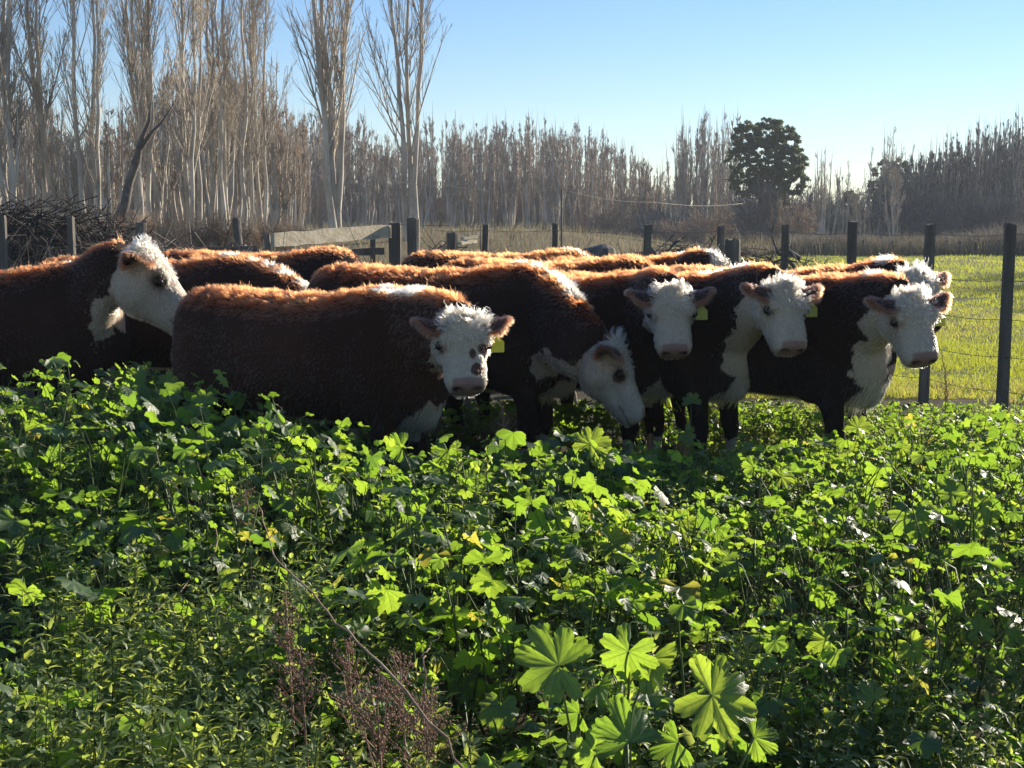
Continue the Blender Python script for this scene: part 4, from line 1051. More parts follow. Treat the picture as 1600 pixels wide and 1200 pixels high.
            tg = link('ear_tag', np_mesh('ear_tag', tv, np.stack([j, j2, j2 + k, j + k], 1), np.vstack([np.stack([j2, j, np.full(k, 2 * k)], 1), np.stack([j + k, j2 + k, np.full(k, 2 * k + 1)], 1)]), mat=[M_TAG]), ear_o)
            pb = Bag()
            pb.tube([cpt + fwv * .001, cpt + fwv * .007], [.009, .007], 10)
            pb.build('stud', M_TAG)
            link('tag_stud', pb.build('tag_stud', M_TAG, True), ear_o)
    Pn = np.vstack(allp).astype(np.float32); Cn = np.vstack(allc); Rn = np.concatenate(allr)
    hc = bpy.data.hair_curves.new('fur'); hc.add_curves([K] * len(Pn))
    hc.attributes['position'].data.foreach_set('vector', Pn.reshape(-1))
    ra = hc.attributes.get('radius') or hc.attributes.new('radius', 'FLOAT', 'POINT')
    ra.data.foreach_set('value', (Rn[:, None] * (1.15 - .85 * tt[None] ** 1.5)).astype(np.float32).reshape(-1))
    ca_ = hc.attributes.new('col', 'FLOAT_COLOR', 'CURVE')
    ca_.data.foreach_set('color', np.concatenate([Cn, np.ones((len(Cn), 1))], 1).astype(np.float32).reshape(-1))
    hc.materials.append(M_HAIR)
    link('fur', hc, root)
    return root

def at(px, Y): return ((px - 800) / 2000 * Y)
COWS = [
 # A far left, head raised
 dict(hs=(1.05, 1.12, 1.08), origin=(-2.80, 6.95, 0), yaw=2, scale=1.04, head_at=P(216, 404, 6.75), head_dir=(8, 47), label='cow at the far left, white head raised over the rump of its neighbour', dark=.4, tag_on=(), ear_droop=10, crest=(.3, .5), crest_w=.04, fur=1.0, throat=.35),
 # B front
 dict(origin=(-.90, 6.0, 0), yaw=-24, scale=.975, head_at=P(722, 508, 5.36), head_dir=(-80, 56), label='red brown calf in front with dark patches on eyes and nose of its white face', dark=-.1, voxel=.010,
      patches=[(.155, -.10, .0, .036, .04, .034), (.17, .10, .0, .045, .04, .036), (.235, .028, .05, .045, .024, .05), (.33, .04, .03, .04, .028, .05), (.20, .075, .04, .035, .03, .05)], crest=(.22, .72), fur=1.5, throat=.6),
 # E grazing
 dict(hs=(.82, .95, .86), origin=(-.30, 6.85, 0), yaw=-16, scale=1.05, head_at=P(950, 545, 6.25), head_dir=(-6, 62), label='grazing cow with lowered head seen from the side and a white stripe down its neck', dark=.5, voxel=.010, patches=[(.165, -.10, -.005, .04, .04, .034)], crest=(.05, .62), fur=1.4, ear_droop=15, throat=.295, bib=.58),
 # F
 dict(origin=(.33, 7.08, 0), yaw=-30, scale=1.0, head_at=P(1048, 462, 6.3), head_dir=(-87, 62), roll=3, label='cow facing the camera squarely over the grazing one, ears spread wide', dark=.6, voxel=.010, crest=(.9, .95), fur=1.3, throat=.95),
 # G
 dict(origin=(.74, 7.02, 0), yaw=-40, scale=1.0, head_at=P(1222, 455, 6.15), head_dir=(-74, 63), roll=-4, label='cow with white throat and brisket, between the squarely facing cow and the furthest right one', dark=.75, voxel=.010, crest=(.2, .8), fur=1.3, throat=.25, bib=.68),
 # H
 dict(origin=(1.38, 6.79, 0), yaw=-40, scale=1.0, head_at=P(1420, 472, 6.02), head_dir=(-72, 61), roll=5, label='dark cow standing furthest right with a shaggy white chest', dark=.8, voxel=.010, crest=(.7, .8), fur=1.4, throat=.25, lit=.7),
 # I behind H
 dict(origin=(1.55, 7.5, 0), yaw=-36, scale=1.02, head_at=P(1426, 436, 6.85), head_dir=(-74, 52), label='cow almost hidden behind the one furthest right, only white poll and tagged ear showing', dark=.6, voxel=.014, crest=(.8, .9), fur=.7, lit=.8),
 # C behind A and B
 dict(origin=(-2.05, 7.7, 0), yaw=-8, scale=1.07, head_at=P(545, 520, 7.2), head_dir=(-20, 60), label='cow with a long white neck stripe sloping down behind the front calf', dark=.25, voxel=.016, crest=(.0, .9), see_head=False, tag_on=(), fur=.9),
 # D
 dict(origin=(-1.62, 8.7, 0), yaw=-5, scale=1.09, head_at=P(560, 460, 8.4), head_dir=(-20, 60), label='cow showing only a dark level back below the plank rail', dark=.5, voxel=.018, crest=(.9, .95), see_head=False, tag_on=(), fur=.7),
 # L
 dict(origin=(.35, 8.2, 0), yaw=-8, scale=1.05, head_at=P(1100, 520, 7.9), head_dir=(-40, 60), label='cow showing a red shaggy back just behind the two facing cows in the middle', dark=.2, voxel=.018, crest=(.9, .95), see_head=False, tag_on=(), fur=.8),
 # K
 dict(origin=(.02, 9.5, 0), yaw=-4, scale=1.07, head_at=P(960, 440, 9.3), head_dir=(-10, 55), label='rearmost cow, a thin strip of red back left of the tree stump', dark=.2, voxel=.02, crest=(.3, .7), see_head=False, tag_on=(), fur=.6),
 # J
 dict(origin=(.85, 9.3, 0), yaw=-6, scale=1.04, head_at=P(1108, 408, 9.0), head_dir=(40, 40), label='rear cow whose fluffy white poll sticks up before the squat double post', dark=.35, voxel=.016, crest=(.2, .5), see_head=False, tag_on=(), fur=.8),
]
for k, c in enumerate(COWS): cow(seed=k, **c)

# ------------------------------------------------------------------ mallow and weeds
def leaf_template(seed, na=40, rings=3, lobes=5, depth=.28, cup=.15, pleat=.06, droop=.15, tooth=.04, step=.78, curl=.0):
    """palmate leaf of unit radius in the xy plane, stalk joint at the origin, middle lobe along +x; folded along the ribs"""
    rg = np.random.default_rng(seed)
    half = step * (lobes - 1) / 2 + step * .52
    a = np.linspace(-half, half, na); f = a / step if lobes % 2 else a / step
    fr = np.abs(f - np.round(f)); lb = np.round(f).astype(int)
    lobe_len = 1 - .07 * np.abs(lb) + rg.uniform(-.06, .06, 11)[lb + 5]
    r = lobe_len * (1 - depth * (fr * 2) ** 3.4) * (1 + tooth * np.where((np.arange(na) // (2 if na > 60 else 1)) % 2, 1, -1) * (fr < .46))
    r *= 1 + .0 * a
    V = [np.zeros((1, 3))]; ph = rg.uniform(0, 6.28)
    az = rg.uniform(0, 6.28)
    for k in range(1, rings + 1):
        t = (k / rings) ** .9; rr = r * t
        x, y = rr * np.cos(a), rr * np.sin(a)
        z = pleat * (fr * 2 - .5) * t * 1.5 + cup * t ** 2 * (1 + .4 * np.sin(2 * a + ph)) - droop * (x * math.cos(az) + y * math.sin(az)) ** 2
        z += curl * t ** 3 * np.sin(3 * a + ph) + .03 * t ** 3 * rg.normal(size=na)
        V.append(np.stack([x, y, z], -1))
    V = np.vstack(V); T = [(0, 1 + i, 2 + i) for i in range(na - 1)]; Q = []
    for k in range(rings - 1):
        o = 1 + k * na
        Q += [(o + i, o + na + i, o + na + i + 1, o + i + 1) for i in range(na - 1)]
    lf = V.copy(); lf[:, 2] = 0
    if na > 60: V[:, 2] += .035 * vnoise(V * (1, 1, 0), .22, seed) * np.linalg.norm(V[:, :2], axis=1)
    return V, np.array(Q) if Q else np.zeros((0, 4), int), np.array(T), lf

def instance_np(bag, tpl, M, pos, rnd):
    """copies of a template into one mesh: M (n,3,3), pos (n,3), rnd (n)"""
    V, Q, T, lf = tpl; n, v = len(M), len(V)
    W = np.einsum('nij,vj->nvi', M, V) + pos[:, None]
    i = (np.arange(n) * v)[:, None, None]
    bag.add(W.reshape(-1, 3), (Q[None] + i).reshape(-1, 4) if len(Q) else None, (T[None] + i).reshape(-1, 3), rnd=np.repeat(rnd, v), lf=np.tile(lf, (n, 1)))

def canopy(X, Y):
    """height of the weed cover over the ground"""
    X = np.asarray(X, float); Y = np.asarray(Y, float); q = X / np.maximum(Y, .5)
    h = .58 - .0 * Y
    h = h + .22 * sstep(-.06, -.26, q) * sstep(3.6, 5.2, Y)
    h = h - .14 * sstep(.12, .30, q) * sstep(3.2, 5.0, Y)
    h = h - .06 * sstep(.02, .2, q) * sstep(5.0, 6.5, Y)
    h = h - .20 * sstep(6.6, 8.6, Y)
    h = h * (1 - .95 * sstep(8.4, 9.6, Y)) 
    h = h - .06 * sstep(3.2, 2.3, Y)
    p = np.stack([X, Y, 0 * X], -1)
    h = h * (1 + .24 * vnoise(p, .62, 71) + .14 * vnoise(p, .23, 72))
    h = h * (1 + .38 * vnoise(p + 40, .95, 73))
    # lower in front of and between the animals: how far up the leaves reach along the herd
    sil = np.interp(800 + 2000 * X / np.maximum(Y, .5), [0, 200, 260, 330, 430, 560, 620, 700, 800, 920, 1040, 1130, 1200, 1300, 1380, 1480, 1600], [612, 588, 590, 612, 650, 688, 705, 705, 694, 700, 702, 708, 690, 684, 668, 652, 648])
    cap = CAM_H - (sil + 20 - 350) / 2000 * Y + .05 * vnoise(p, .3, 74)
    cap = np.where(Y > 7.1, .36 - .12 * (Y - 7.1), cap)
    return np.maximum(np.minimum(h, np.maximum(cap, .06)), .04)

def frames(nrm, ax):
    """matrices whose columns are leaf x (tip), y, z (upper side)"""
    z = unit(nrm); x = unit(ax - (ax * z).sum(-1, keepdims=True) * z); y = np.cross(z, x)
    return np.stack([x, y, z], -1)

def keep_view(X, Y, m=.5): return np.abs(X) < .42 * Y + m

def build_mallow():
    rg = np.random.default_rng(900); bag = Bag(); stems = Bag()
    tplN = [leaf_template(k, 34, 3, 5 if k % 3 else 7, rg.uniform(.2, .42), rg.uniform(-.12, .28), rg.uniform(.05, .12), rg.uniform(0, .35), .035, .78, rg.uniform(0, .12)) for k in range(9)]
    tplF = [leaf_template(k + 50, 20, 2, 5, rg.uniform(.2, .4), rg.uniform(-.15, .3), rg.uniform(.06, .12), rg.uniform(0, .4), .03, .78, rg.uniform(0, .1)) for k in range(8)]
    gx, gy = np.meshgrid(np.arange(-4.6, 4.6, .155), np.arange(2.0, 9.6, .155))
    px = gx.ravel() + rg.uniform(-.08, .08, gx.size); py = gy.ravel() + rg.uniform(-.08, .08, gx.size)
    k = keep_view(px, py) ; px, py = px[k], py[k]
    # fewer mallows where nettles and other weeds take over (front left, front right), and thin by the fence
    p3 = np.stack([px, py, 0 * px], -1); q = px / py
    dens = 1 - .6 * sstep(3.5, 3.0, py) * sstep(-.10, -.17, q) - .25 * sstep(3.1, 2.6, py) * sstep(.1, .2, q)
    dens = dens * (1 - .75 * sstep(7.6, 9.0, py)) * np.where(vnoise(p3, .5, 75) < -.42, .35, 1)
    k = rg.uniform(0, 1, len(px)) < dens; px, py = px[k], py[k]
    H = canopy(px, py); nl = rg.integers(12, 23, len(px)); idx = np.repeat(np.arange(len(px)), nl); n = len(idx)
    t = rg.uniform(0, 1, n) ** .62
    az = rg.uniform(0, 2 * np.pi, n); rho = (.03 + .17 * np.sqrt(np.clip(1.05 - t, 0, 1))) * rg.uniform(.4, 1.25, n) * np.clip(H[idx] / .4, .5, 1.15)
    x = px[idx] + rho * np.cos(az); y = py[idx] + rho * np.sin(az); z = H[idx] * (.25 + .85 * t) * rg.uniform(.85, 1.1, n)
    tilt = R(1) * (12 + 60 * rg.uniform(0, 1, n) ** 1.3); az2 = az + rg.normal(size=n) * .8
    nrm = np.stack([np.sin(tilt) * np.cos(az2), np.sin(tilt) * np.sin(az2), np.cos(tilt)], -1)
    nrm = unit(nrm + np.array(SUN_V) * rg.uniform(-.1, .8, (n, 1)))
    ax = np.stack([np.cos(az2 + rg.normal(size=n) * .4), np.sin(az2 + rg.normal(size=n) * .4), -.15 + 0 * az2], -1)
    small = np.where(px[idx] / py[idx] > .12, .85, 1.) * np.where(rg.uniform(0, 1, n) < .45, .55, 1.0) * (1 - .35 * sstep(7, 9, py[idx]))
    size = (.026 + .044 * rg.uniform(0, 1, n) ** 1.9) * small * (1.18 - .3 * t)
    M = frames(nrm, ax) * size[:, None, None]
    pos = np.stack([x, y, z], -1); pos[:, 2] += ground_z(x, y)
    thin = vnoise(pos * (1, 1, 0), .42, 88) + .5 * vnoise(pos * (1, 1, 0), .15, 89) > -.62 + .5 * (t < .5); thin |= rg.uniform(0, 1, n) < .35
    M, pos, y, z, x, idx, t = M[thin], pos[thin], y[thin], z[thin], x[thin], idx[thin], t[thin]; n = len(x)
    rnd = np.clip(rg.normal(.45, .2, n), 0, .985); rnd = np.where(rg.uniform(0, 1, n) < .012, 1, rnd)
    near = y < 4.3; v = rg.integers(0, 9, n); vf = rg.integers(0, 8, n)
    for k in range(9):
        s = near & (v == k); instance_np(bag, tplN[k], M[s], pos[s], rnd[s])
    for k in range(8):
        s = ~near & (vf == k); instance_np(bag, tplF[k], M[s], pos[s], rnd[s])
    link('mallow_cover', bag.build('mallow_cover', M_MALLOW, True, {'lf': 'FLOAT_VECTOR'}), label='dense cover of lobed green mallow leaves filling the foreground below the herd', cat='ground cover', kind='stuff')
    # leaf stalks and main stems
    s = rg.uniform(0, 1, n) < .55; b = np.stack([px[idx], py[idx], np.maximum(z - rg.uniform(.08, .25, n), .02)], -1)[s]; e = pos[s]
    mid = (b + e) * .5 + np.array([0, 0, 1]) * .03 + rg.normal(size=b.shape) * .015
    V, Q = tubes(np.stack([b, mid, e], 1), np.tile([.0022, .0018, .0013], (len(b), 1)), 3); stems.add(V, Q, rnd=np.full(len(V), .5))
    b = np.stack([px, py, 0 * px], -1); e = b + np.stack([rg.normal(size=len(px)) * .1, rg.normal(size=len(px)) * .1, H * .95], -1)
    V, Q = tubes(np.stack([b, (b + e) / 2 + rg.normal(size=b.shape) * .03, e], 1), np.tile([.0045, .004, .002], (len(b), 1)), 4); stems.add(V, Q, rnd=np.full(len(V), .2))
    link('mallow_stems', stems.build('mallow_stems', M_STEM, True), label='tangle of thin green stalks under the mallow leaves', cat='stalks', kind='stuff')
    return tplN

def lance_template(seed, n=6, w=.3, fold=.25, droop=.35):
    """narrow toothed leaf of unit length along +x, folded on its midrib"""
    rg = np.random.default_rng(seed); t = np.linspace(0, 1, n + 1)
    ww = w * np.sin(np.pi * np.clip(t, .02, .98) ** .7) * (1 + .3 * (np.arange(n + 1) % 2)); V = []
    for k in range(n + 1):
        c = np.array([t[k], 0, -droop * t[k] ** 2 + .1 * t[k]])
        V += [c + (0, -ww[k], ww[k] * fold), c, c + (-.02, ww[k], ww[k] * fold)]
    Q = []
    for k in range(n):
        o = k * 3; Q += [(o, o + 1, o + 4, o + 3), (o + 1, o + 2, o + 5, o + 4)]
    return np.array(V), np.array(Q), np.zeros((0, 3), int), np.array(V) * (1, 1, 0)

def build_weeds():
    rg = np.random.default_rng(950); bag = Bag(); st = Bag()
    tp = [lance_template(k, 6, rg.uniform(.13, .21), .4, rg.uniform(.2, .7)) for k in range(5)]
    N = 2600
    y = rg.uniform(2.05, 8.8, N * 3); x = rg.uniform(-.46, .46, N * 3) * y; q = x / y
    w = .10 + .65 * sstep(3.5, 3.0, y) * sstep(-.08, -.16, q) + .3 * sstep(3.1, 2.6, y) * sstep(.08, .18, q) + .25 * sstep(5, 6.5, y) * sstep(.1, .2, q) + .2 * sstep(2.9, 2.5, y)
    w = w * np.where(vnoise(np.stack([x, y, 0 * x], -1), .35, 81) > -.3, 1, .3) * np.clip(y / 3, .8, 2) ** -1
    k = rg.uniform(0, 1, len(x)) < w; x, y = x[k], y[k]; m = len(x)
    H = canopy(x, y) * rg.uniform(.75, 1.2, m); H = np.where(y < 3.4, np.minimum(H, .47) + .10 * sstep(-.08, -.16, q[k]) * (rg.uniform(0, 1, m) < .45), H)
    lean = rg.normal(size=(m, 2)) * .07
    psz = rg.uniform(.55, 1.35, m)
    lv = 15; j = np.arange(lv)
    P_, A_, S_, R_, id_ = [], [], [], [], []
    for L_ in range(lv):
        t = .25 + .75 * (L_ + .5) / lv
        for o in range(4):
            az = o * np.pi / 2 + (L_ % 2) * .78 + rg.normal(size=m) * .35
            ok = rg.uniform(0, 1, m) < .85
            base = np.stack([x + lean[:, 0] * t, y + lean[:, 1] * t, H * t], -1)
            el = R(1) * rg.uniform(5, 45, m) * (.4 + t)
            d = np.stack([np.cos(az) * np.cos(el), np.sin(az) * np.cos(el), np.sin(el)], -1)
            side = rg.uniform(0, .05, m)[:, None] * (o % 2) * d
            s = (.014 + .036 * (1 - t) ** .6 * 1.2) * rg.uniform(.7, 1.3, m) * psz
            P_.append((base + side)[ok]); A_.append(d[ok]); S_.append(s[ok]); R_.append(np.clip(.35 + .45 * t + rg.normal(size=m) * .12, 0, 1)[ok])
    Pp, Aa, Ss, Rr = np.vstack(P_), np.vstack(A_), np.concatenate(S_), np.concatenate(R_)
    up = np.tile([0, 0, 1.0], (len(Aa), 1)) + rg.normal(size=Aa.shape) * .25
    z = unit(up - (up * Aa).sum(1, keepdims=True) * Aa); M = np.stack([Aa, np.cross(z, Aa), z], -1) * Ss[:, None, None]
    v = rg.integers(0, 5, len(Ss))
    for k in range(5): s = v == k; instance_np(bag, tp[k], M[s], Pp[s], Rr[s])
    link('weed_cover', bag.build('weed_cover', M_WEED, True, {'lf': 'FLOAT_VECTOR'}), label='nettle like weeds with small toothed leaves growing thickest in the lower left', cat='weeds', kind='stuff')
    b = np.stack([x, y, 0 * x], -1); e = np.stack([x + lean[:, 0], y + lean[:, 1], H], -1)
    V, Q = tubes(np.stack([b, (b + e) / 2, e], 1), np.tile([.0028, .0022, .001], (m, 1)), 3)
    link('weed_stems', np_mesh('weed_stems', V, Q, attrs={'rnd': ('FLOAT', np.full(len(V), .6))}, smooth=True, mat=M_STEM), label='thin upright stems of the nettle like weeds', cat='stalks', kind='stuff')

build_mallow()
build_weeds()

# distinct mallow plants: every big leaf an object of its own
HERO = {}
for v in range(5): 
    rr_ = np.random.default_rng(v)
    HERO[v] = leaf_template(700 + v, 96, 6, 7 if v in (0, 2, 4) else 5, [.42, .34, .48, .36, .4][v], [.06, .12, -.06, .14, .1][v], [.04, .045, .045, .05, .05][v], [.15, .3, .55, .25, .4][v], .03, .78, [.08, .12, .12, .15, .12][v])
HMESH = {v: [np_mesh('leaf', t[0], t[1], t[2], {'lf': ('FLOAT_VECTOR', t[3]), 'rnd': ('FLOAT', np.full(len(t[0]), rn))}, True, M_MALLOW) for rn in (.35, .6, .85)] for v, t in HERO.items()}

def mallow(label, leaves, base=None):
    """leaves: (px, py, depth, radius in px, spin of the middle lobe in the picture (deg, 0 right, 90 up), face yaw, face pitch, variant, tone)"""
    l0 = P(leaves[0][0], leaves[0][1], leaves[0][2]) if base is None else P(base[0], 600, base[1])
    ox, oy = l0.x, l0.y + .02
    o = link('mallow_plant', None, None, (ox, oy, 0), label=label, cat='plant', group='tall mallow plants standing out of the cover')
    org = Vector((ox, oy, 0)); zt = 0
    for px, py, Y, rp, spin, fy, fp, v, tone in leaves:
        c = P(px, py, Y); r = rp / 2000 * Y
        # leaf normal: from facing the camera (0,0) turned by yaw (right) and pitch (up)
        nrm = Vector((math.sin(R(fy)) * math.cos(R(fp)), -math.cos(R(fy)) * math.cos(R(fp)), math.sin(R(fp))))
        ax = Vector((math.cos(R(spin)), 0, math.sin(R(spin))))
        x_ = (ax - nrm * ax.dot(nrm)).normalized(); y_ = nrm.cross(x_)
        M = Matrix((x_, y_, nrm)).transposed().to_4x4() @ Matrix.Scale(r, 4)
        lo = link('leaf', HMESH[v][tone], o); lo.matrix_local = Matrix.Translation(c - org) @ M
        # stalk from low on the stem up to the joint
        low = Vector((random.uniform(-.02, .02), random.uniform(0, .03), max(.05, c.z - random.uniform(.16, .3)))); e = c - org
        m_ = low.lerp(e, .5) + Vector((0, .015, -.02)) - x_ * .03
        bg = Bag(); bg.tube([tuple(low), tuple(m_), tuple(e)], [.0032, .0026, .002], 6, rnd=.6)
        link('leaf_stalk', bg.build('leaf_stalk', M_STEM, True), o)
        zt = max(zt, low.z)
    bg = Bag(); bg.tube([(0, 0, 0), (.01, .005, zt * .5), (0, .01, zt + .03)], [.006, .005, .0035], 8, rnd=.3)
    link('stem', bg.build('stem', M_STEM, True), o)

mallow('tall mallow plant at the bottom middle holding up the widest deeply lobed leaf', [(872, 1040, 2.15, 78, 165, 15, 32, 0, 1), (935, 1072, 2.2, 38, -60, 40, 20, 1, 0), (905, 1115, 2.2, 34, 200, -20, 10, 3, 0)])
mallow('mallow plant with two drooping folded leaves, right of the widest leaf', [(982, 1018, 2.2, 58, -110, -25, 12, 2, 1), (1018, 1030, 2.25, 58, -70, 30, 10, 1, 2), (985, 1160, 2.05, 70, 100, 10, 45, 3, 0), (930, 1180, 2.1, 44, 150, -30, 20, 0, 1)])
mallow('mallow plant with a bright leaf of toothed lobes spread to the right near the bottom', [(1112, 1086, 2.15, 82, -25, 10, 30, 4, 2), (1178, 1152, 2.2, 42, 10, 0, 25, 1, 1), (1060, 1160, 2.15, 46, 210, -20, 30, 3, 0)])
mallow('mallow sprig with one large glowing leaf standing up below the grazing muzzle', [(922, 695, 4.6, 36, 60, 5, 30, 0, 2), (945, 712, 4.62, 24, -20, 25, 20, 1, 2), (885, 728, 4.6, 26, 200, -30, 40, 3, 0)])
mallow('mallow sprig with fan shaped leaf before the gap between the two left cows', [(226, 598, 5.3, 32, 190, 5, 20, 1, 1), (262, 600, 5.3, 20, 80, 20, 30, 3, 2), (322, 618, 5.35, 24, -70, -10, 20, 0, 0)])
mallow('mallow plant with two butterfly shaped bright leaves near the right edge', [(1488, 772, 3.6, 30, 120, 5, 35, 0, 1), (1532, 792, 3.6, 36, 20, 0, 30, 4, 2), (1540, 818, 3.6, 30, -60, 10, 35, 1, 1)])
mallow('mallow with one big limp leaf hanging like an umbrella at the right', [(1428, 806, 3.5, 44, -95, 0, 25, 2, 1), (1475, 870, 3.5, 24, -40, 20, 20, 0, 1)])
mallow('mallow with a pale dusty leaf bent over at the far left', [(100, 852, 3.9, 46, -80, -50, 50, 2, 0), (40, 845, 3.9, 26, 200, 0, 20, 0, 1)])
mallow('mallow with two stacked toothed leaves catching the sun below the middle', [(575, 865, 3.6, 34, -20, 0, 30, 4, 2), (560, 890, 3.6, 28, 160, -15, 30, 1, 1)])
mallow('mallow with a broad pleated leaf in the very middle of the cover', [(955, 848, 3.6, 36, -30, 0, 35, 0, 2), (868, 808, 3.8, 26, 10, 20, 10, 1, 2), (1062, 820, 3.7, 34, -70, 15, 20, 4, 2)])
mallow('mallow leaf pair shining right of the middle pleated leaf', [(1128, 878, 3.4, 32, 30, 0, 40, 0, 1), (1078, 870, 3.5, 28, -80, 15, 20, 1, 2)])
mallow('mallow with a single broad oval leaf lit through, halfway to the lower right', [(1292, 1000, 2.8, 38, 160, -5, 30, 3, 2), (1218, 990, 2.8, 26, -55, 40, 10, 1, 1)])
mallow('mallow with a cross shaped four lobed leaf at the lower right', [(1366, 1092, 2.5, 34, 70, 25, 20, 2, 2), (1300, 1140, 2.5, 26, 10, 0, 20, 3, 0)])
mallow('mallow with leaves along an arching stem near the lower right edge', [(1425, 1010, 2.7, 34, -60, 20, 15, 4, 2), (1490, 930, 2.9, 32, -50, 30, 10, 1, 2), (1530, 985, 2.8, 32, 80, 10, 40, 0, 1), (1570, 985, 2.8, 34, 0, 10, 40, 1, 1)])
mallow('mallow with three upright young leaves at the left below the cow bodies', [(320, 632, 4.8, 26, 150, 0, 20, 0, 1), (345, 665, 4.7, 28, -60, 15, 20, 1, 2), (300, 645, 4.8, 22, 190, -15, 20, 3, 1)])
mallow('mallow with a drooping leaf just right of the sunlit slope', [(628, 700, 4.5, 28, 170, -10, 20, 1, 0), (700, 705, 4.5, 30, -100, 20, 10, 2, 1), (735, 755, 4.3, 28, 30, 10, 20, 0, 0)])
mallow('small mallow with tangled leaves in the bottom left corner', [(45, 1165, 2.4, 28, -50, 10, 10, 2, 2), (12, 1175, 2.4, 26, 180, -10, 20, 1, 1), (118, 1158, 2.4, 22, 30, 20, 20, 3, 2)])
mallow('mallow with a broad shaded leaf at the right end of the slope', [(1640 - 420, 745, 4.2, 24, 20, 0, 35, 0, 2), (1178, 730, 4.3, 20, 160, 0, 30, 1, 1)])
mallow('mallow with sunlit leaves straight below the furthest right cow', [(1340, 668, 5.6, 24, 60, 0, 30, 0, 2), (1325, 702, 5.3, 22, -60, 10, 20, 1, 2), (1408, 700, 5.2, 20, -80, 5, 20, 4, 2)])
mallow('mallow with yellow green leaf in the shadow between the cow legs', [(1072, 678, 5.6, 20, -60, 10, 20, 4, 2), (1080, 630, 5.9, 18, 100, 0, 20, 1, 1)])

# dry red seed heads, each a plant of its own
def seed_head(px, py, Y, h, w, n, label, seed):
    rg = np.random.default_rng(seed); c = P(px, py, Y); o = link('seed_head', None, None, (c.x, c.y, 0), label=label, cat='plant', group='dry reddish seed heads')
    top = c.z + h * .5; bg = Bag(); bg.tube([(0, 0, 0), (.01, 0, top * .6), (0, 0, top)], [.004, .003, .0012], 6); link('stem', bg.build('stem', M_SEED, True), o)
    t = rg.uniform(0, 1, 34); a = rg.uniform(0, 6.28, 34); b0 = np.stack([0 * t, 0 * t, top - h * t], -1)
    d = np.stack([np.cos(a), np.sin(a), rg.uniform(.5, 1.6, 34)], -1) * (w * .55 * (.3 + t))[:, None]
    p = np.stack([b0, b0 + d * .5, b0 + d], 1); V, Q = tubes(p, np.tile([.0014, .001, .0007], (34, 1)), 3)
    link('sprig', np_mesh('sprig', V, Q, smooth=True, mat=M_SEED), o)
    k = rg.integers(0, 34, n); f = rg.uniform(.15, 1.05, (n, 1)); s = b0[k] + d[k] * f + rg.normal(size=(n, 3)) * .005
    oc = np.array([[1, 0, 0], [-1, 0, 0], [0, 1, 0], [0, -1, 0], [0, 0, 1.3], [0, 0, -1.3]]); fc = np.array([[0, 2, 4], [2, 1, 4], [1, 3, 4], [3, 0, 4], [2, 0, 5], [1, 2, 5], [3, 1, 5], [0, 3, 5]])
    V = (s[:, None] + oc[None] * rg.uniform(.0013, .0028, (n, 1, 1))).reshape(-1, 3); T = (fc[None] + (np.arange(n) * 6)[:, None, None]).reshape(-1, 3)
    link('seeds', np_mesh('seeds', V, None, T, smooth=True, mat=M_SEED), o, kind='stuff')
seed_head(448, 1010, 2.5, .20, .07, 264, 'upright reddish brown seed head, leftmost and tallest of the lower left group', 1)
seed_head(470, 1085, 2.35, .17, .09, 264, 'red tinted seed head low in the weeds just right of the tallest one', 2)
seed_head(545, 1075, 2.4, .18, .10, 264, 'branching brown seed head beside the long diagonal stalk', 3)
seed_head(625, 1085, 2.35, .17, .10, 264, 'brown seed head crossed by the long diagonal stalk', 4)
seed_head(590, 1165, 2.2, .18, .16, 429, 'broad brown seed head at the bottom edge left of the diagonal stalk', 5)
seed_head(665, 1170, 2.15, .14, .13, 297, 'broad pale brown seed head at the bottom edge under the diagonal stalk', 6)
seed_head(385, 800, 3.6, .16, .08, 165, 'small brown seed head among mallow leaves at the middle left', 7)
seed_head(1475, 628, 7.4, .4, .12, 132, 'thin bare reddish weed standing by the foot of the right hand posts', 8)
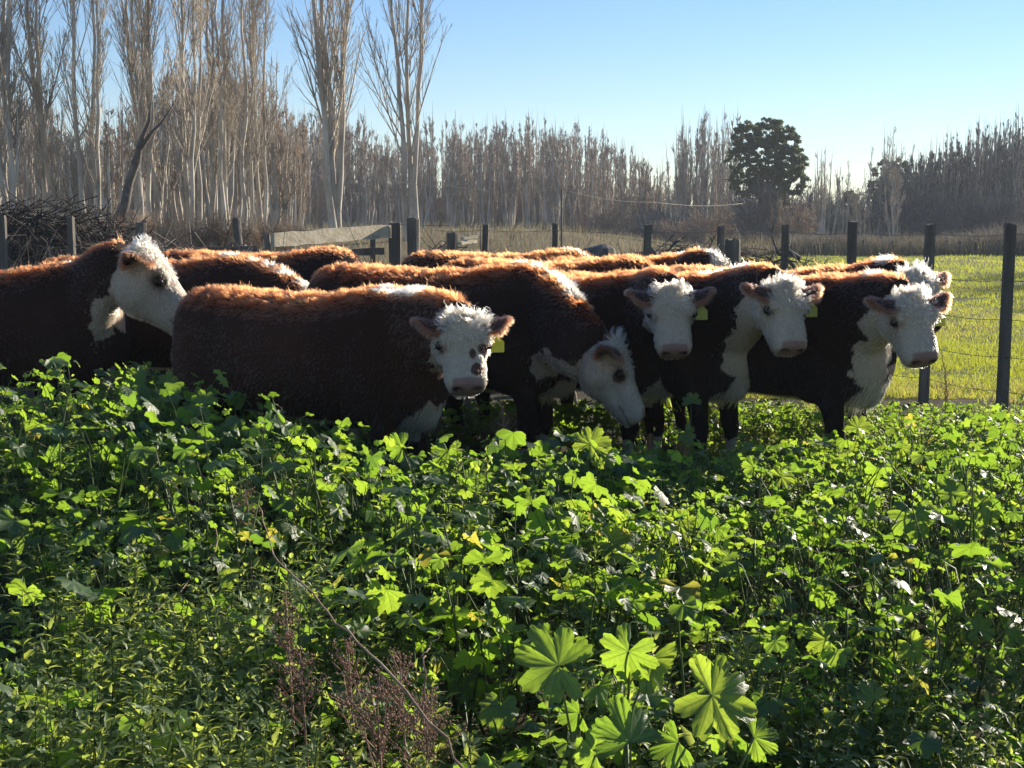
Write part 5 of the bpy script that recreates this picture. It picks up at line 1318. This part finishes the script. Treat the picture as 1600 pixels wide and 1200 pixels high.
seed_head(785, 662, 5.4, .18, .1, 132, 'feathery pale weed top below the spotted calf face', 9)

def stalk(pts, r0, r1, label, name='dry_stalk'):
    q = resample([tuple(p) + (0,) for p in pts], 26)[:, :3]; rg = np.random.default_rng(3); q = q + rg.normal(size=q.shape) * .0025
    bg = Bag(); bg.tube(q, np.linspace(r0, r1, 26), 6)
    link(name, bg.build(name, M_STALK, True), None, label=label, cat='stalk')
stalk([P(745, 1225, 1.85), P(650, 1100, 1.95), P(560, 1005, 2.1), P(490, 930, 2.35), P(430, 865, 2.8), P(405, 790, 3.3)], .0022, .0014, 'long dry stalk running diagonally from the bottom edge up to the left')
stalk([P(668, 1130, 2.2), P(662, 1040, 2.25), P(672, 1012, 2.3), P(690, 985, 2.3)], .002, .001, 'short upright dry stalk right of the long diagonal one')
stalk([P(240, 960, 3.0), P(340, 850, 3.3), P(300, 790, 3.6), P(262, 745, 3.9)], .002, .0012, 'pale dry stem leaning left among mallow leaves')
stalk([P(1480, 640, 7.2), P(1478, 590, 7.2), P(1470, 545, 7.2)], .003, .0015, 'thin bare twig standing before the paddock beside the last post')

# ------------------------------------------------------------------ haze
def build_haze():
    x0, x1, y0, y1, z0, z1 = -270, 270, -8, 430, -1.2, 24
    V = [(x, y, z) for z in (z0, z1) for y in (y0, y1) for x in (x0, x1)]
    Q = [(0, 2, 3, 1), (4, 5, 7, 6), (0, 1, 5, 4), (2, 6, 7, 3), (0, 4, 6, 2), (1, 3, 7, 5)]
    m = bpy.data.materials.new('air'); m.use_nodes = True; nt = m.node_tree; nt.nodes.clear()
    v = nd(nt, 'ShaderNodeVolumePrincipled'); v.inputs['Color'].default_value = (.86, .92, 1, 1); v.inputs['Density'].default_value = .0008; v.inputs['Anisotropy'].default_value = .0
    o = nd(nt, 'ShaderNodeOutputMaterial'); L(nt, v.outputs[0], o.inputs['Volume'])
    link('haze', np_mesh('haze', V, Q, mat=m), label='thin pale haze in the air fading the far woods', cat='haze', kind='stuff')
build_haze()
